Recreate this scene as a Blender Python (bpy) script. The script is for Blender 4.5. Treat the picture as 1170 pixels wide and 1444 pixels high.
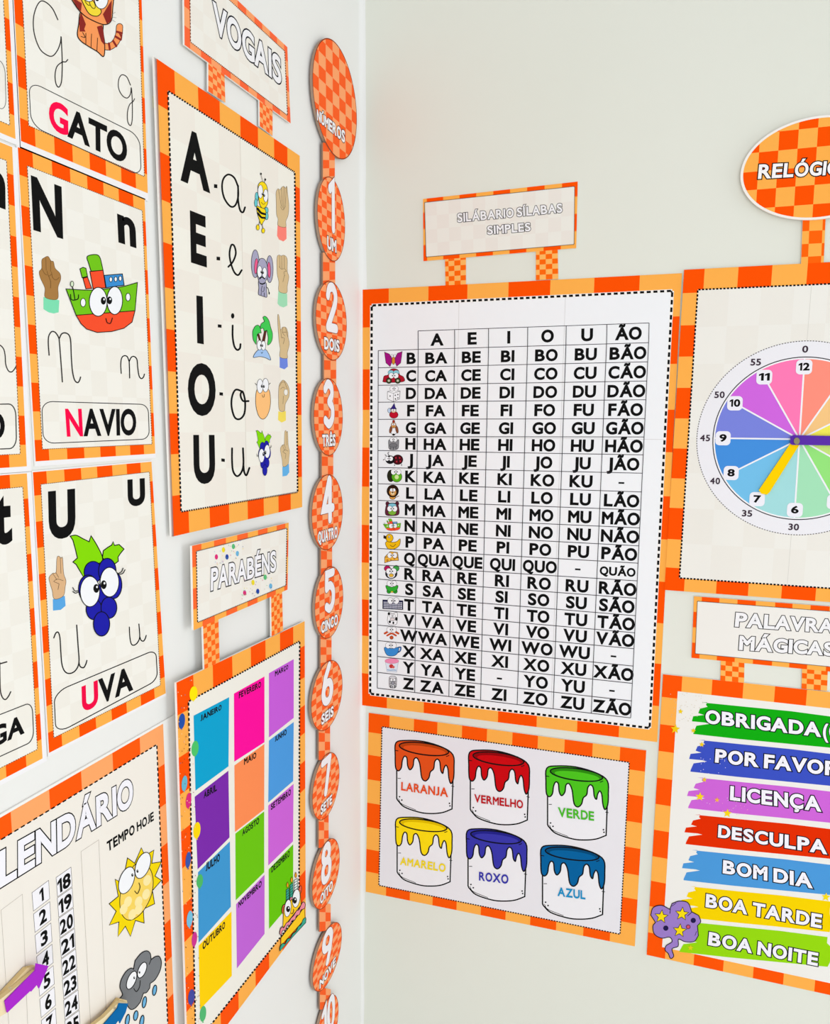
import bpy, math, random
import numpy as np
from mathutils import Vector, Matrix
from mathutils.geometry import delaunay_2d_cdt, interpolate_bezier, tessellate_polygon

random.seed(7)
SC = bpy.context.scene
COL = SC.collection
for _o in list(bpy.data.objects):
    bpy.data.objects.remove(_o)

# ------------------------------------------------------------------ camera
# Room axes: the corner is x=y=0, wall_left is the plane x=0, wall_right the plane y=0,
# z is height above the floor.  One alphabet card is about 18 cm wide.
EYE = np.array([0.585, -1.381, 1.55])
FOCAL, YAW, PITCH, ROLL = 1098.77, math.radians(-18.9987), math.radians(6.7363), math.radians(-0.4037)
_cy, _sy, _cp, _sp = math.cos(YAW), math.sin(YAW), math.cos(PITCH), math.sin(PITCH)
_f = np.array([_sy * _cp, _cy * _cp, -_sp]); _r = np.array([_cy, -_sy, 0.0]); _d = np.cross(_f, _r)
_r2 = math.cos(ROLL) * _r + math.sin(ROLL) * _d
_d2 = -math.sin(ROLL) * _r + math.cos(ROLL) * _d
M = np.array([_r2, _d2, _f])
EYE[0] = 1.5 * 0.39467906 / math.hypot(0.39467906, 0.93095864)
EYE[1] = -1.5 * 0.93095864 / math.hypot(0.39467906, 0.93095864)

cam = bpy.data.cameras.new('camera'); cam_o = bpy.data.objects.new('camera', cam); COL.objects.link(cam_o)
cam.sensor_fit = 'HORIZONTAL'; cam.sensor_width = 36.0; cam.lens = 36.0 * FOCAL / 1170.0; cam.clip_start = 0.01
cam_o.matrix_world = Matrix(((_r2[0], -_d2[0], -_f[0], EYE[0]), (_r2[1], -_d2[1], -_f[1], EYE[1]),
                             (_r2[2], -_d2[2], -_f[2], EYE[2]), (0, 0, 0, 1)))
SC.camera = cam_o

# ------------------------------------------------------------------ light
world = bpy.data.worlds.new('world'); SC.world = world; world.use_nodes = True
bg = world.node_tree.nodes['Background']; bg.inputs[0].default_value = (0.955, 0.99, 1.035, 1); bg.inputs[1].default_value = 0.70

def area(name, loc, aim, size, power, col):
    l = bpy.data.lights.new(name, 'AREA'); l.shape = 'RECTANGLE'; l.size, l.size_y = size; l.energy = power; l.color = col
    o = bpy.data.objects.new(name, l); COL.objects.link(o); o.location = loc
    o.rotation_euler = (Vector(aim) - Vector(loc)).to_track_quat('-Z', 'Y').to_euler()
    return o
area('window_daylight', (3.0, -0.6, 1.3), (0, -0.6, 1.1), (1.3, 1.5), 15, (0.94, 0.98, 1.0))
area('added_low_fill', (1.5, -3.0, 1.15), (0.35, 0.0, 0.95), (1.6, 1.3), 22, (0.945, 0.985, 1.0))  # unseen fill light, added to brighten both walls evenly down to the bottom
SC.view_settings.view_transform = 'Standard'; SC.view_settings.look = 'None'
SC.view_settings.exposure = 0.10; SC.view_settings.gamma = 1.0; SC.view_settings.use_curve_mapping = False

# ------------------------------------------------------------------ materials
_mats = {}
def lin(c): return c / 12.92 if c <= 0.04045 else ((c + 0.055) / 1.055) ** 2.4
def mat(hexc):
    if hexc not in _mats:
        m = bpy.data.materials.new('print_' + hexc[1:].lower()); m.use_nodes = True
        nt = m.node_tree; b = nt.nodes['Principled BSDF']
        rgb = [lin(int(hexc[i:i + 2], 16) / 255) for i in (1, 3, 5)]
        nz = nt.nodes.new('ShaderNodeTexNoise'); nz.inputs['Scale'].default_value = 9.0; nz.inputs['Detail'].default_value = 3.0
        tc = nt.nodes.new('ShaderNodeTexCoord'); nt.links.new(tc.outputs['Object'], nz.inputs['Vector'])
        mx = nt.nodes.new('ShaderNodeMix'); mx.data_type = 'RGBA'
        mx.inputs['A'].default_value = [x * 0.985 for x in rgb] + [1]
        mx.inputs['B'].default_value = [min(1, x * 1.015) for x in rgb] + [1]
        nt.links.new(nz.outputs['Fac'], mx.inputs['Factor']); nt.links.new(mx.outputs['Result'], b.inputs['Base Color'])
        b.inputs['Roughness'].default_value = 0.6; b.inputs['Specular IOR Level'].default_value = 0.03
        _mats[hexc] = m
    return _mats[hexc]

def wall_mat(name, rgb_a, rgb_b, rough=0.65):
    m = bpy.data.materials.new(name); m.use_nodes = True; nt = m.node_tree; b = nt.nodes['Principled BSDF']
    tc = nt.nodes.new('ShaderNodeTexCoord')
    nz = nt.nodes.new('ShaderNodeTexNoise'); nz.inputs['Scale'].default_value = 2.2; nz.inputs['Detail'].default_value = 4
    mx = nt.nodes.new('ShaderNodeMix'); mx.data_type = 'RGBA'
    mx.inputs['A'].default_value = (*rgb_a, 1); mx.inputs['B'].default_value = (*rgb_b, 1)
    fine = nt.nodes.new('ShaderNodeTexNoise'); fine.inputs['Scale'].default_value = 60; fine.inputs['Detail'].default_value = 5
    bp = nt.nodes.new('ShaderNodeBump'); bp.inputs['Strength'].default_value = 0.05; bp.inputs['Distance'].default_value = 0.004
    nt.links.new(tc.outputs['Object'], nz.inputs['Vector']); nt.links.new(tc.outputs['Object'], fine.inputs['Vector'])
    nt.links.new(nz.outputs['Fac'], mx.inputs['Factor']); nt.links.new(mx.outputs['Result'], b.inputs['Base Color'])
    nt.links.new(fine.outputs['Fac'], bp.inputs['Height']); nt.links.new(bp.outputs['Normal'], b.inputs['Normal'])
    b.inputs['Roughness'].default_value = rough; b.inputs['Specular IOR Level'].default_value = 0.25
    return m

# ------------------------------------------------------------------ room shell
def box(name, lo, hi, m, kind='structure'):
    v = [(x, y, z) for x in (lo[0], hi[0]) for y in (lo[1], hi[1]) for z in (lo[2], hi[2])]
    f = [(0, 1, 3, 2), (4, 6, 7, 5), (0, 4, 5, 1), (2, 3, 7, 6), (0, 2, 6, 4), (1, 5, 7, 3)]
    me = bpy.data.meshes.new(name); me.from_pydata(v, [], f); me.materials.append(m)
    o = bpy.data.objects.new(name, me); COL.objects.link(o); o['kind'] = kind
    return o
paint_left = wall_mat('white_wall_paint', (0.83, 0.82, 0.79), (0.87, 0.86, 0.83))
paint_right = wall_mat('cream_wall_paint', (0.745, 0.755, 0.665), (0.795, 0.795, 0.715))
box('wall_left', (-0.15, -3.2, 0), (0, 0.15, 3.0), paint_left)
box('wall_right', (0, 0, 0), (3.6, 0.15, 3.0), paint_right)
box('floor', (-0.15, -3.2, -0.1), (3.6, 0.15, 0), wall_mat('pale_floor_tile', (0.70, 0.70, 0.68), (0.76, 0.75, 0.73), 0.5))
# the rounded, thickly painted plaster seam in the corner
def corner_seam():
    n = 60; v = []; f = []
    rr = random.Random(3); w = 0.006
    for i in range(n + 1):
        z = 3.0 * i / n; w = min(0.012, max(0.005, w + rr.uniform(-0.0015, 0.0015)))
        for k in range(5):
            t = k / 4 * math.pi / 2
            v.append((w * (1 - math.sin(t)), -w * (1 - math.cos(t)), z))
    for i in range(n):
        for k in range(4):
            a = i * 5 + k; f.append((a, a + 1, a + 6, a + 5))
    me = bpy.data.meshes.new('trim_1'); me.from_pydata(v, [], f); me.materials.append(paint_left)
    for p in me.polygons: p.use_smooth = True
    o = bpy.data.objects.new('trim_1', me); COL.objects.link(o); o['kind'] = 'structure'
corner_seam()

# ------------------------------------------------------------------ survey: sight lines onto the real wall planes
class Plane:
    """A sheet's own plane in the room: a wall, a stand-off from it, and a small tilt about the vertical."""
    def __init__(s, side, off, tilt=0.0, pivot=0.0):
        # side 'L': wall x=0 (distance from the corner runs along -y); side 'R': wall y=0 (runs along +x)
        c, t = math.cos(tilt), math.sin(tilt)
        if side == 'L': s.p = np.array([off, -pivot, 0.0]); s.n = np.array([c, t, 0.0])
        else: s.p = np.array([pivot, -off, 0.0]); s.n = np.array([-t, -c, 0.0])
        s.side = side
    def at(s, px, py, lift=0.0):
        d = M.T @ np.array([(px - 585.0) / FOCAL, (py - 722.0) / FOCAL, 1.0])
        q = s.p + s.n * lift
        return EYE + d * (np.dot(q - EYE, s.n) / np.dot(d, s.n))
    def along(s, P, da, dz):
        """The point on this plane da further from the corner and dz higher than P."""
        e = np.cross(s.n, [0, 0, 1.0]); e /= np.linalg.norm(e)
        if (s.side == 'L' and e[1] > 0) or (s.side == 'R' and e[0] < 0): e = -e
        return P + e * da + np.array([0, 0, dz])
def sight(P):
    c = M @ (np.asarray(P) - EYE)
    return (585.0 + FOCAL * c[0] / c[2], 722.0 + FOCAL * c[1] / c[2])

def homog(src, dst):
    A = []
    for (x, y), (u, v) in zip(src, dst):
        A += [[x, y, 1, 0, 0, 0, -u * x, -u * y, -u], [0, 0, 0, x, y, 1, -v * x, -v * y, -v]]
    return np.linalg.svd(np.array(A, float))[2][-1].reshape(3, 3)
UNIT = ((0, 0), (1, 0), (1, 1), (0, 1))
def hmap(H):
    def f(x, y):
        w = H[2, 0] * x + H[2, 1] * y + H[2, 2]
        return ((H[0, 0] * x + H[0, 1] * y + H[0, 2]) / w, (H[1, 0] * x + H[1, 1] * y + H[1, 2]) / w)
    return f
def view(x0, y0, s): return lambda x, y: (x0 + x * s, y0 + y * s)
PX = view(0, 0, 1)
def chain(outer, inner): return lambda x, y: outer(*inner(x, y))
def bbox(src, dst, base):
    """Maps a drawing's own box src=(x0,y0,x1,y1) onto another box of the frame base."""
    sx = (dst[2] - dst[0]) / (src[2] - src[0]); sy = (dst[3] - dst[1]) / (src[3] - src[1])
    return lambda x, y: base(dst[0] + (x - src[0]) * sx, dst[1] + (y - src[1]) * sy)

# ------------------------------------------------------------------ lettering
_gl = {}
WIDER = dict(O=.88, Ó=.88, Q=.88, C=.93, Ç=.93, G=.93, D=.94, B=1.13, E=1.15, É=1.15, Ê=1.15, F=1.12, S=1.15, L=1.1, P=1.1, R=1.08, J=1.15, M=.94, N=.96)
def glyph(ch):
    """Closed outlines of a character, cap height 1, ink starting at x=0."""
    if ch in _gl: return _gl[ch]
    if ch == '1':
        loops = [[(0.2, 0), (0.31, 0), (0.31, 1), (0.22, 1), (0, 0.84), (0, 0.73), (0.2, 0.86)]]
    else:
        c = bpy.data.curves.new('g', 'FONT'); c.body = ch; o = bpy.data.objects.new('g', c); COL.objects.link(o)
        bpy.context.view_layer.update()
        cu = o.to_curve(bpy.context.evaluated_depsgraph_get())
        loops = []
        for sp in cu.splines:
            b = sp.bezier_points; L = []
            for i in range(len(b)):
                p, q = b[i], b[(i + 1) % len(b)]
                straight = (p.handle_right - p.co).length < 1e-5 and (q.handle_left - q.co).length < 1e-5
                pts = [p.co] if straight else interpolate_bezier(p.co, p.handle_right, q.handle_left, q.co, 6)[:-1]
                for a in pts:
                    if not L or (Vector((a[0], a[1])) - Vector(L[-1])).length > 1e-4: L.append((a[0], a[1]))
            if len(L) > 1 and (Vector(L[0]) - Vector(L[-1])).length < 1e-4: L.pop()
            if len(L) > 2: loops.append(L)
        o.to_curve_clear(); bpy.data.objects.remove(o); bpy.data.curves.remove(c)
        k = 1.0 / (_gl['cap'] if 'cap' in _gl else 1.0)
        loops = [[(x * k, y * k) for x, y in L] for L in loops]
    if loops:
        x0 = min(x for L in loops for x, y in L); kx = WIDER.get(ch, 1.0); loops = [[((x - x0) * kx, y) for x, y in L] for L in loops]
    fixed = []
    for i, L in enumerate(loops):
        d = 0
        for j, K in enumerate(loops):
            if i != j and inside(L[0], K): d += 1
        A = sum(L[k][0] * L[(k + 1) % len(L)][1] - L[(k + 1) % len(L)][0] * L[k][1] for k in range(len(L)))
        fixed.append(L if (A > 0) == (d % 2 == 0) else L[::-1])
    _gl[ch] = fixed
    return fixed
def inside(p, K):
    r = False
    for i in range(len(K)):
        (x1, y1), (x2, y2) = K[i], K[i - 1]
        if (y1 > p[1]) != (y2 > p[1]) and p[0] < (x2 - x1) * (p[1] - y1) / (y2 - y1) + x1: r = not r
    return r
_H = glyph('H'); _cap = max(y for L in _H for x, y in L); del _gl['H']; _gl['cap'] = _cap
_gt = {}
def grown(ch, w):
    """Triangles and quads of a character thickened by w on every edge."""
    key = (ch, round(w, 4))
    if key in _gt: return _gt[key]
    loops = glyph(ch); polys = []
    if loops:
        V = [Vector(p) for L in loops for p in L]; F = []; k = 0
        for L in loops: F.append(list(range(k, k + len(L)))); k += len(L)
        r = delaunay_2d_cdt(V, [], F, 2, 1e-6)
        for t in r[2]: polys.append([tuple(r[0][i]) for i in t])
        if w > 0:
            for L in loops:
                n = len(L); off = []
                for i in range(n):
                    a, b, c = Vector(L[i - 1]), Vector(L[i]), Vector(L[(i + 1) % n])
                    d1 = (b - a).normalized(); d2 = (c - b).normalized()
                    n1 = Vector((d1.y, -d1.x)); n2 = Vector((d2.y, -d2.x))
                    q = (n1 + n2) / max(0.30, 1 + n1.dot(n2))
                    off.append(b + q * w)
                for i in range(n):
                    j = (i + 1) % n
                    polys.append([L[i], tuple(off[i]), tuple(off[j]), L[j]])
    _gt[key] = polys
    return polys
TIGHT = {'AV', 'VA', 'AT', 'TA', 'AY', 'YA', 'LT', 'RT', 'FA', 'PA', 'TO', 'OT', 'VO', 'OV', 'AO', 'OA', 'GA', 'LA', 'UA', 'DA', 'CA', 'XA', 'WA', 'KA', 'RA', 'ÃO'}
def layout(s, gap, space=0.34, flat_j=True):
    pen = 0.0; out = []; prev = ''
    for ch in s:
        if ch == ' ': pen += space; prev = ''; continue
        L = glyph(ch); w = max(x for l in L for x, y in l); y0 = min(y for l in L for x, y in l)
        if prev + ch in TIGHT: pen -= 0.07
        out.append((ch, pen, w, (1.0 / (1.0 - y0), -y0) if (ch == 'J' and flat_j) else (1.0, 0.0))); pen += w + gap; prev = ch
    return out, pen - gap

# ------------------------------------------------------------------ drawing printed artwork as thin layered meshes
def smooth(P, closed=False, n=5):
    P = [Vector(p) for p in P]; out = []; N = len(P)
    for i in range(N if closed else N - 1):
        p0 = P[i - 1] if (closed or i > 0) else P[0] * 2 - P[1]
        p1, p2 = P[i], P[(i + 1) % N]
        p3 = P[(i + 2) % N] if (closed or i + 2 < N) else P[-1] * 2 - P[-2]
        for k in range(n):
            t = k / n
            out.append(tuple(0.5 * ((2 * p1) + (p2 - p0) * t + (2 * p0 - 5 * p1 + 4 * p2 - p3) * t * t + (3 * p1 - p0 - 3 * p2 + p3) * t ** 3)))
    if not closed: out.append(tuple(P[-1]))
    return out
BLACK = '#131313'
class Art:
    STEP = 0.00002
    def __init__(s, plane, frame=PX, lift=0.0002):
        s.plane, s.fr, s.lift = plane, frame, lift
        s.v, s.f, s.m, s.mats = [], [], [], []
    def use(s, frame): s.fr = frame; return s
    def _mi(s, c):
        if c not in s.mats: s.mats.append(c)
        return s.mats.index(c)
    def P(s, x, y, dl=0.0): return s.plane.at(*s.fr(x, y), s.lift + dl)
    def up(s): s.lift += s.STEP
    def polys(s, L, c, base=None, bump=True):
        i = s._mi(c); idx = {}
        for pts in L:
            face = []
            for p in pts:
                k = (round(p[0], 5), round(p[1], 5))
                if k not in idx: idx[k] = len(s.v); s.v.append(s.P(p[0], p[1]))
                if idx[k] not in face: face.append(idx[k])
            if len(face) > 2:
                a, b, d = (s.v[j] for j in face[:3]); a2 = s.v[face[-1]]
                nn = np.cross(b - a, a2 - a)
                if np.dot(nn, s.plane.n) < 0: face = face[::-1]
                s.f.append(face); s.m.append(i)
        if bump: s.up()
        return s
    def poly(s, pts, c, out=0, oc=BLACK, curve=False):
        q = smooth(pts, True) if curve else [tuple(p) for p in pts]
        V = [Vector(p) for p in q]
        r = delaunay_2d_cdt(V, [], [list(range(len(q)))], 1, 1e-5)
        s.polys([[tuple(r[0][i]) for i in t] for t in r[2]], c)
        if out: s.line(q, out, oc, closed=True, curve=False)
        return s
    def blob(s, pts, c, out=0, oc=BLACK): return s.poly(pts, c, out, oc, True)
    def oval(s, cx, cy, rx, ry, c, out=0, rot=0.0, oc=BLACK, n=28):
        ca, sa = math.cos(math.radians(rot)), math.sin(math.radians(rot)); q = []
        for k in range(n):
            t = 2 * math.pi * k / n; x, y = rx * math.cos(t), ry * math.sin(t)
            q.append((cx + x * ca - y * sa, cy + x * sa + y * ca))
        s.polys([q], c)
        if out: s.line(q, out, oc, closed=True, curve=False)
        return s
    def line(s, pts, w, c=BLACK, closed=False, curve=True, caps=True):
        q = smooth(pts, closed) if curve and len(pts) > 2 else [tuple(p) for p in pts]
        q = [Vector(p) for i, p in enumerate(q) if i == 0 or (Vector(p) - Vector(q[i - 1])).length > 1e-6]
        n = len(q); Lf, Rt = [], []; h = w / 2
        for i in range(n):
            a = q[i - 1] if (i or closed) else q[i]; b = q[(i + 1) % n] if (i < n - 1 or closed) else q[i]
            d1 = (q[i] - a).normalized() if (q[i] - a).length > 1e-9 else (b - q[i]).normalized()
            d2 = (b - q[i]).normalized() if (b - q[i]).length > 1e-9 else d1
            n1 = Vector((-d1.y, d1.x)); n2 = Vector((-d2.y, d2.x))
            m = (n1 + n2) / max(0.5, 1 + n1.dot(n2)) * h
            Lf.append(q[i] + m); Rt.append(q[i] - m)
        L = [[Lf[i], Rt[i], Rt[(i + 1) % n], Lf[(i + 1) % n]] for i in range(n if closed else n - 1)]
        if caps and not closed:
            for e, o in ((0, 1), (n - 1, n - 2)):
                d = (q[e] - q[o]).normalized(); t = Vector((-d.y, d.x))
                L.append([q[e] + t * h * math.cos(k * math.pi / 6) + d * h * math.sin(k * math.pi / 6) for k in range(7)])
        s.polys([[tuple(p) for p in g] for g in L], c)
        return s
    def eye(s, cx, cy, rx, ry, px, py, pr, out=3, rot=0):
        s.oval(cx, cy, rx, ry, '#F4F4F6', out, rot); s.oval(px, py, pr, pr * 1.5, BLACK); s.oval(px + pr * .25, py - pr * .5, pr * .3, pr * .4, '#F4F4F6')
        return s
    def star(s, cx, cy, r, c, out=0, rot=-90):
        q = [(cx + (r if k % 2 == 0 else r * .45) * math.cos(math.radians(rot + 36 * k)), cy + (r if k % 2 == 0 else r * .45) * math.sin(math.radians(rot + 36 * k))) for k in range(10)]
        return s.poly(q, c, out)
    def rrect(s, BL, BR, TR, TL, ru, rv, w, c=BLACK, fill=None):
        H = hmap(homog(UNIT, (BL, BR, TR, TL))); q = []
        for cx, cy, a0 in ((1 - ru, 1 - rv, 0), (ru, 1 - rv, 90), (ru, rv, 180), (1 - ru, rv, 270)):
            for k in range(7):
                t = math.radians(a0 + 15 * k); q.append(H(cx + ru * math.cos(t), cy + rv * math.sin(t)))
        if fill: s.polys([q], fill)
        if w: s.line(q, w, c, closed=True, curve=False)
        return s
    def text(s, t, BL, BR, TR, TL, c=BLACK, bold=0.03, gap=0.12, edge=None, ec=BLACK, first=None, fit='cap', flat_j=True, space=0.34):
        lay, W = layout(t, gap + 2 * bold, space, flat_j); e = bold + (edge or 0)      # gap is the space seen between thickened letters
        y0, y1 = 0.0, 1.0
        if fit == 'ink':
            ys = [y for ch in t if ch != ' ' for L in glyph(ch) for x, y in L]; y0, y1 = min(ys), max(ys)
        H = hmap(homog(UNIT, (BL, BR, TR, TL)))
        def put(w, pick, col):
            Q = []
            for i, (ch, x0, gw, (ks, kd)) in enumerate(lay):
                if not pick(i): continue
                for g in grown(ch, w):
                    Q.append([H((x + x0 + e) / (W + 2 * e), ((y + kd) * ks - y0 + e) / (y1 - y0 + 2 * e)) for x, y in g])
            if Q: s.polys(Q, col)
        if edge: put(e, lambda i: True, ec)
        if first: put(bold, lambda i: i == 0, first); put(bold, lambda i: i > 0, c)
        else: put(bold, lambda i: True, c)
        return s
    def build(s, name, parent=None, label=None):
        V = np.array(s.v); o0 = (V.min(0) + V.max(0)) / 2
        me = bpy.data.meshes.new(name); me.from_pydata([tuple(p) for p in V - o0], [], s.f)
        for c in s.mats: me.materials.append(mat(c))
        me.polygons.foreach_set('material_index', s.m); me.update()
        o = bpy.data.objects.new(name, me); COL.objects.link(o)
        if label: o['label'] = label
        if parent is not None:
            o.parent = parent; base = parent['_at'] if '_at' in parent else (0, 0, 0)
            o.location = tuple(o0[i] - base[i] for i in range(3))
        else: o.location = tuple(o0)
        o['_at'] = [float(x) for x in o0]
        return o

def thing(name, label, cat, at, group=None):
    o = bpy.data.objects.new(name, None); COL.objects.link(o); o.location = tuple(at); o.empty_display_size = 0.05
    o['_at'] = [float(x) for x in at]; o['label'] = label; o['category'] = cat
    if group: o['group'] = group
    return o

# ------------------------------------------------------------------ sheets of card with a chequered print
DARK, LIGHT = '#FF5200', '#FFB04E'
CREAM, CREAM2 = '#F2EEE5', '#EFEAE0'
def clip(poly, axis, lim, keep_less):
    out = []
    for i in range(len(poly)):
        a, b = poly[i - 1], poly[i]
        ia = (a[axis] <= lim) if keep_less else (a[axis] >= lim); ib = (b[axis] <= lim) if keep_less else (b[axis] >= lim)
        if ia != ib:
            t = (lim - a[axis]) / (b[axis] - a[axis]); out.append((a[0] + (b[0] - a[0]) * t, a[1] + (b[1] - a[1]) * t))
        if ib: out.append(b)
    return out
def plate(name, parent, plane, frame, outline, ub, vb, ca, cb, th, side='#F3F0EA', lift=0.0, flip=0, label=None):
    """A card panel of thickness th: chequered front (cells cut by ub, vb), plain edge and back."""
    a = Art(plane, frame, lift)
    B = {0: [], 1: []}
    for i in range(len(ub) - 1):
        col = clip(clip(outline, 0, ub[i], False), 0, ub[i + 1], True)
        if len(col) < 3: continue
        for j in range(len(vb) - 1):
            q = clip(clip(col, 1, vb[j], False), 1, vb[j + 1], True)
            if len(q) > 2: B[(i + j + flip) % 2].append(q)
    for k, c in ((0, ca), (1, cb)):
        if B[k]: a.polys(B[k], c, bump=False)
    n = len(outline); i0 = len(a.v); si = a._mi(side)
    for p in outline:
        P = a.P(*p); a.v.append(P); a.v.append(P - plane.n * th)
    ctr = np.mean([a.v[i0 + 2 * k] for k in range(n)], axis=0)
    for k in range(n):
        q = [i0 + 2 * k, i0 + 2 * k + 1, i0 + 2 * ((k + 1) % n) + 1, i0 + 2 * ((k + 1) % n)]
        nn = np.cross(a.v[q[1]] - a.v[q[0]], a.v[q[3]] - a.v[q[0]])
        if np.dot(nn, a.v[q[0]] - ctr) < 0: q = q[::-1]
        a.f.append(q); a.m.append(si)
    q = [i0 + 2 * k + 1 for k in range(n)]
    if np.dot(np.cross(a.v[q[1]] - a.v[q[0]], a.v[q[-1]] - a.v[q[0]]), plane.n) > 0: q = q[::-1]
    a.f.append(q); a.m.append(si)
    return a.build(name, parent, label)
SQ = [(0, 0), (1, 0), (1, 1), (0, 1)]
def steps(first, n, last):
    """Cell boundaries in 0..1 for n whole cells between a partial first and last one."""
    T = first + n + last; out = [0.0]; x = first
    for k in range(n + 1): out.append(x / T); x += 1
    return out + [1.0] if last > 0 else out[:-1] + [1.0]
def measured(frame_pts, xs, axis, which):
    """Cell boundaries read off along one edge; frame_pts=(BL,BR,TR,TL); carried on evenly past the last reading."""
    H = hmap(np.linalg.inv(homog(UNIT, frame_pts))); BL, BR, TR, TL = [np.array(p, float) for p in frame_pts]
    A, B = {'top': (TL, TR), 'left': (BL, TL), 'right': (BR, TR), 'bottom': (BL, BR)}[which]; out = []
    for c in xs:
        t = (c - A[axis]) / (B[axis] - A[axis]); p = A + (B - A) * t; out.append(H(*p)[0 if which in ('top', 'bottom') else 1])
    out.sort(); d = (out[-1] - out[0]) / (len(out) - 1)
    while out[-1] < 1: out.append(out[-1] + d)
    return out
def evenly(lo, hi, n): return [lo + (hi - lo) * k / n for k in range(n + 1)]
def dashes(a, pts, n, w, c=BLACK, duty=0.62):
    """Dashed outline along the quad pts, n=(along, up) dashes per side, every dash the same printed length."""
    H = hmap(homog(UNIT, pts)); Q = []; c4 = SQ
    for k in range(4):
        A, B = c4[k], c4[(k + 1) % 4]; m = n[k % 2]
        for i in range(m):
            t0, t1 = (i + .5 - duty / 2) / m, (i + .5 + duty / 2) / m
            p, q = H(A[0] + (B[0] - A[0]) * t0, A[1] + (B[1] - A[1]) * t0), H(A[0] + (B[0] - A[0]) * t1, A[1] + (B[1] - A[1]) * t1)
            d = Vector(q) - Vector(p); t = Vector((-d.y, d.x)).normalized() * (w / 2)
            Q.append([tuple(Vector(p) + t), tuple(Vector(p) - t), tuple(Vector(q) - t), tuple(Vector(q) + t)])
    a.polys(Q, c); return a
def inset(pts, l, r, b, t):
    H = hmap(homog(UNIT, pts)); return [H(l, b), H(1 - r, b), H(1 - r, 1 - t), H(l, 1 - t)]
def page(name, parent, plane, quad, nu, nv, ca=CREAM, cb=CREAM2, lift=0.0001, flip=0):
    a = Art(plane, PX, lift); H = hmap(homog(UNIT, quad)); B = {0: [], 1: []}
    for i in range(nu):
        for j in range(nv):
            B[(i + j + flip) % 2].append([H(i / nu, j / nv), H((i + 1) / nu, j / nv), H((i + 1) / nu, (j + 1) / nv), H(i / nu, (j + 1) / nv)])
    a.polys(B[0], ca, bump=False)
    if B[1]: a.polys(B[1], cb, bump=False)
    return a.build(name, parent)
def V4(fr, *pts): return [fr(*p) for p in pts]      # BL, BR, TR, TL
def foot(plane, quad): return plane.at((quad[0][0] + quad[1][0]) / 2, (quad[0][1] + quad[1][1]) / 2)
# ================================================================== shared little drawings
HAND_LINE = '#5C4630'
def grapes(a):
    """Grape bunch with leaves and eyes, drawn in its own box 433..770 x 65..690."""
    G, B = '#86D907', '#2020A6'
    a.poly(smooth([(433, 70), (470, 65), (510, 85), (550, 105)], False) + smooth([(562, 68), (600, 130), (632, 200), (620, 235), (560, 240), (530, 280), (517, 325)], False) + [(490, 280), (470, 245), (450, 230), (478, 205), (465, 150), (450, 95)], G, 6)
    a.poly([(632, 205), (638, 160), (665, 140), (690, 125), (698, 105), (706, 128), (735, 122), (765, 150), (742, 178), (728, 200), (730, 225), (710, 240), (670, 232)], G, 6)
    for x, y, rx, ry in ((575, 292, 56, 66), (662, 285, 54, 78), (545, 395, 60, 85), (700, 372, 52, 84), (625, 430, 52, 62), (580, 522, 48, 64), (672, 512, 49, 66), (627, 612, 50, 75)):
        a.oval(x, y, rx, ry, B, 6)
    a.eye(555, 412, 60, 94, 594, 393, 18, 5); a.eye(676, 354, 58, 91, 640, 370, 18, 5)
    for p in ([(733, 300), (750, 290), (760, 268)], [(736, 306), (758, 300), (772, 278)], [(482, 408), (462, 408), (450, 388)], [(484, 416), (465, 422), (450, 412)]): a.line(p, 5)
    return a
def hand_two(a, skin='#DDB285', cuff='#5AA5E0'):
    a.poly([(326, 460), (365, 450), (400, 438), (405, 500), (375, 525), (327, 530)], cuff)
    a.blob([(303, 325), (325, 300), (346, 292), (350, 215), (358, 194), (370, 198), (377, 206), (386, 205), (393, 300), (407, 345), (402, 385), (390, 440), (335, 458), (322, 405), (308, 360)], skin, 2.5, HAND_LINE)
    for p in ([(372, 205), (376, 300)], [(325, 300), (345, 330), (350, 340)], [(330, 350), (355, 335), (390, 345)], [(335, 352), (365, 365)], [(365, 365), (358, 400)], [(345, 295), (362, 325)]): a.line(p, 2.5, HAND_LINE)
    return a
def small_eyes(a, x, y, d, r, out=1.5):
    for sx in (-1, 1): a.oval(x + sx * d, y, r, r * 1.15, '#F6F6F8', out); a.oval(x + sx * d * .5, y, r * .22, r * .3, BLACK)
    return a

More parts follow.
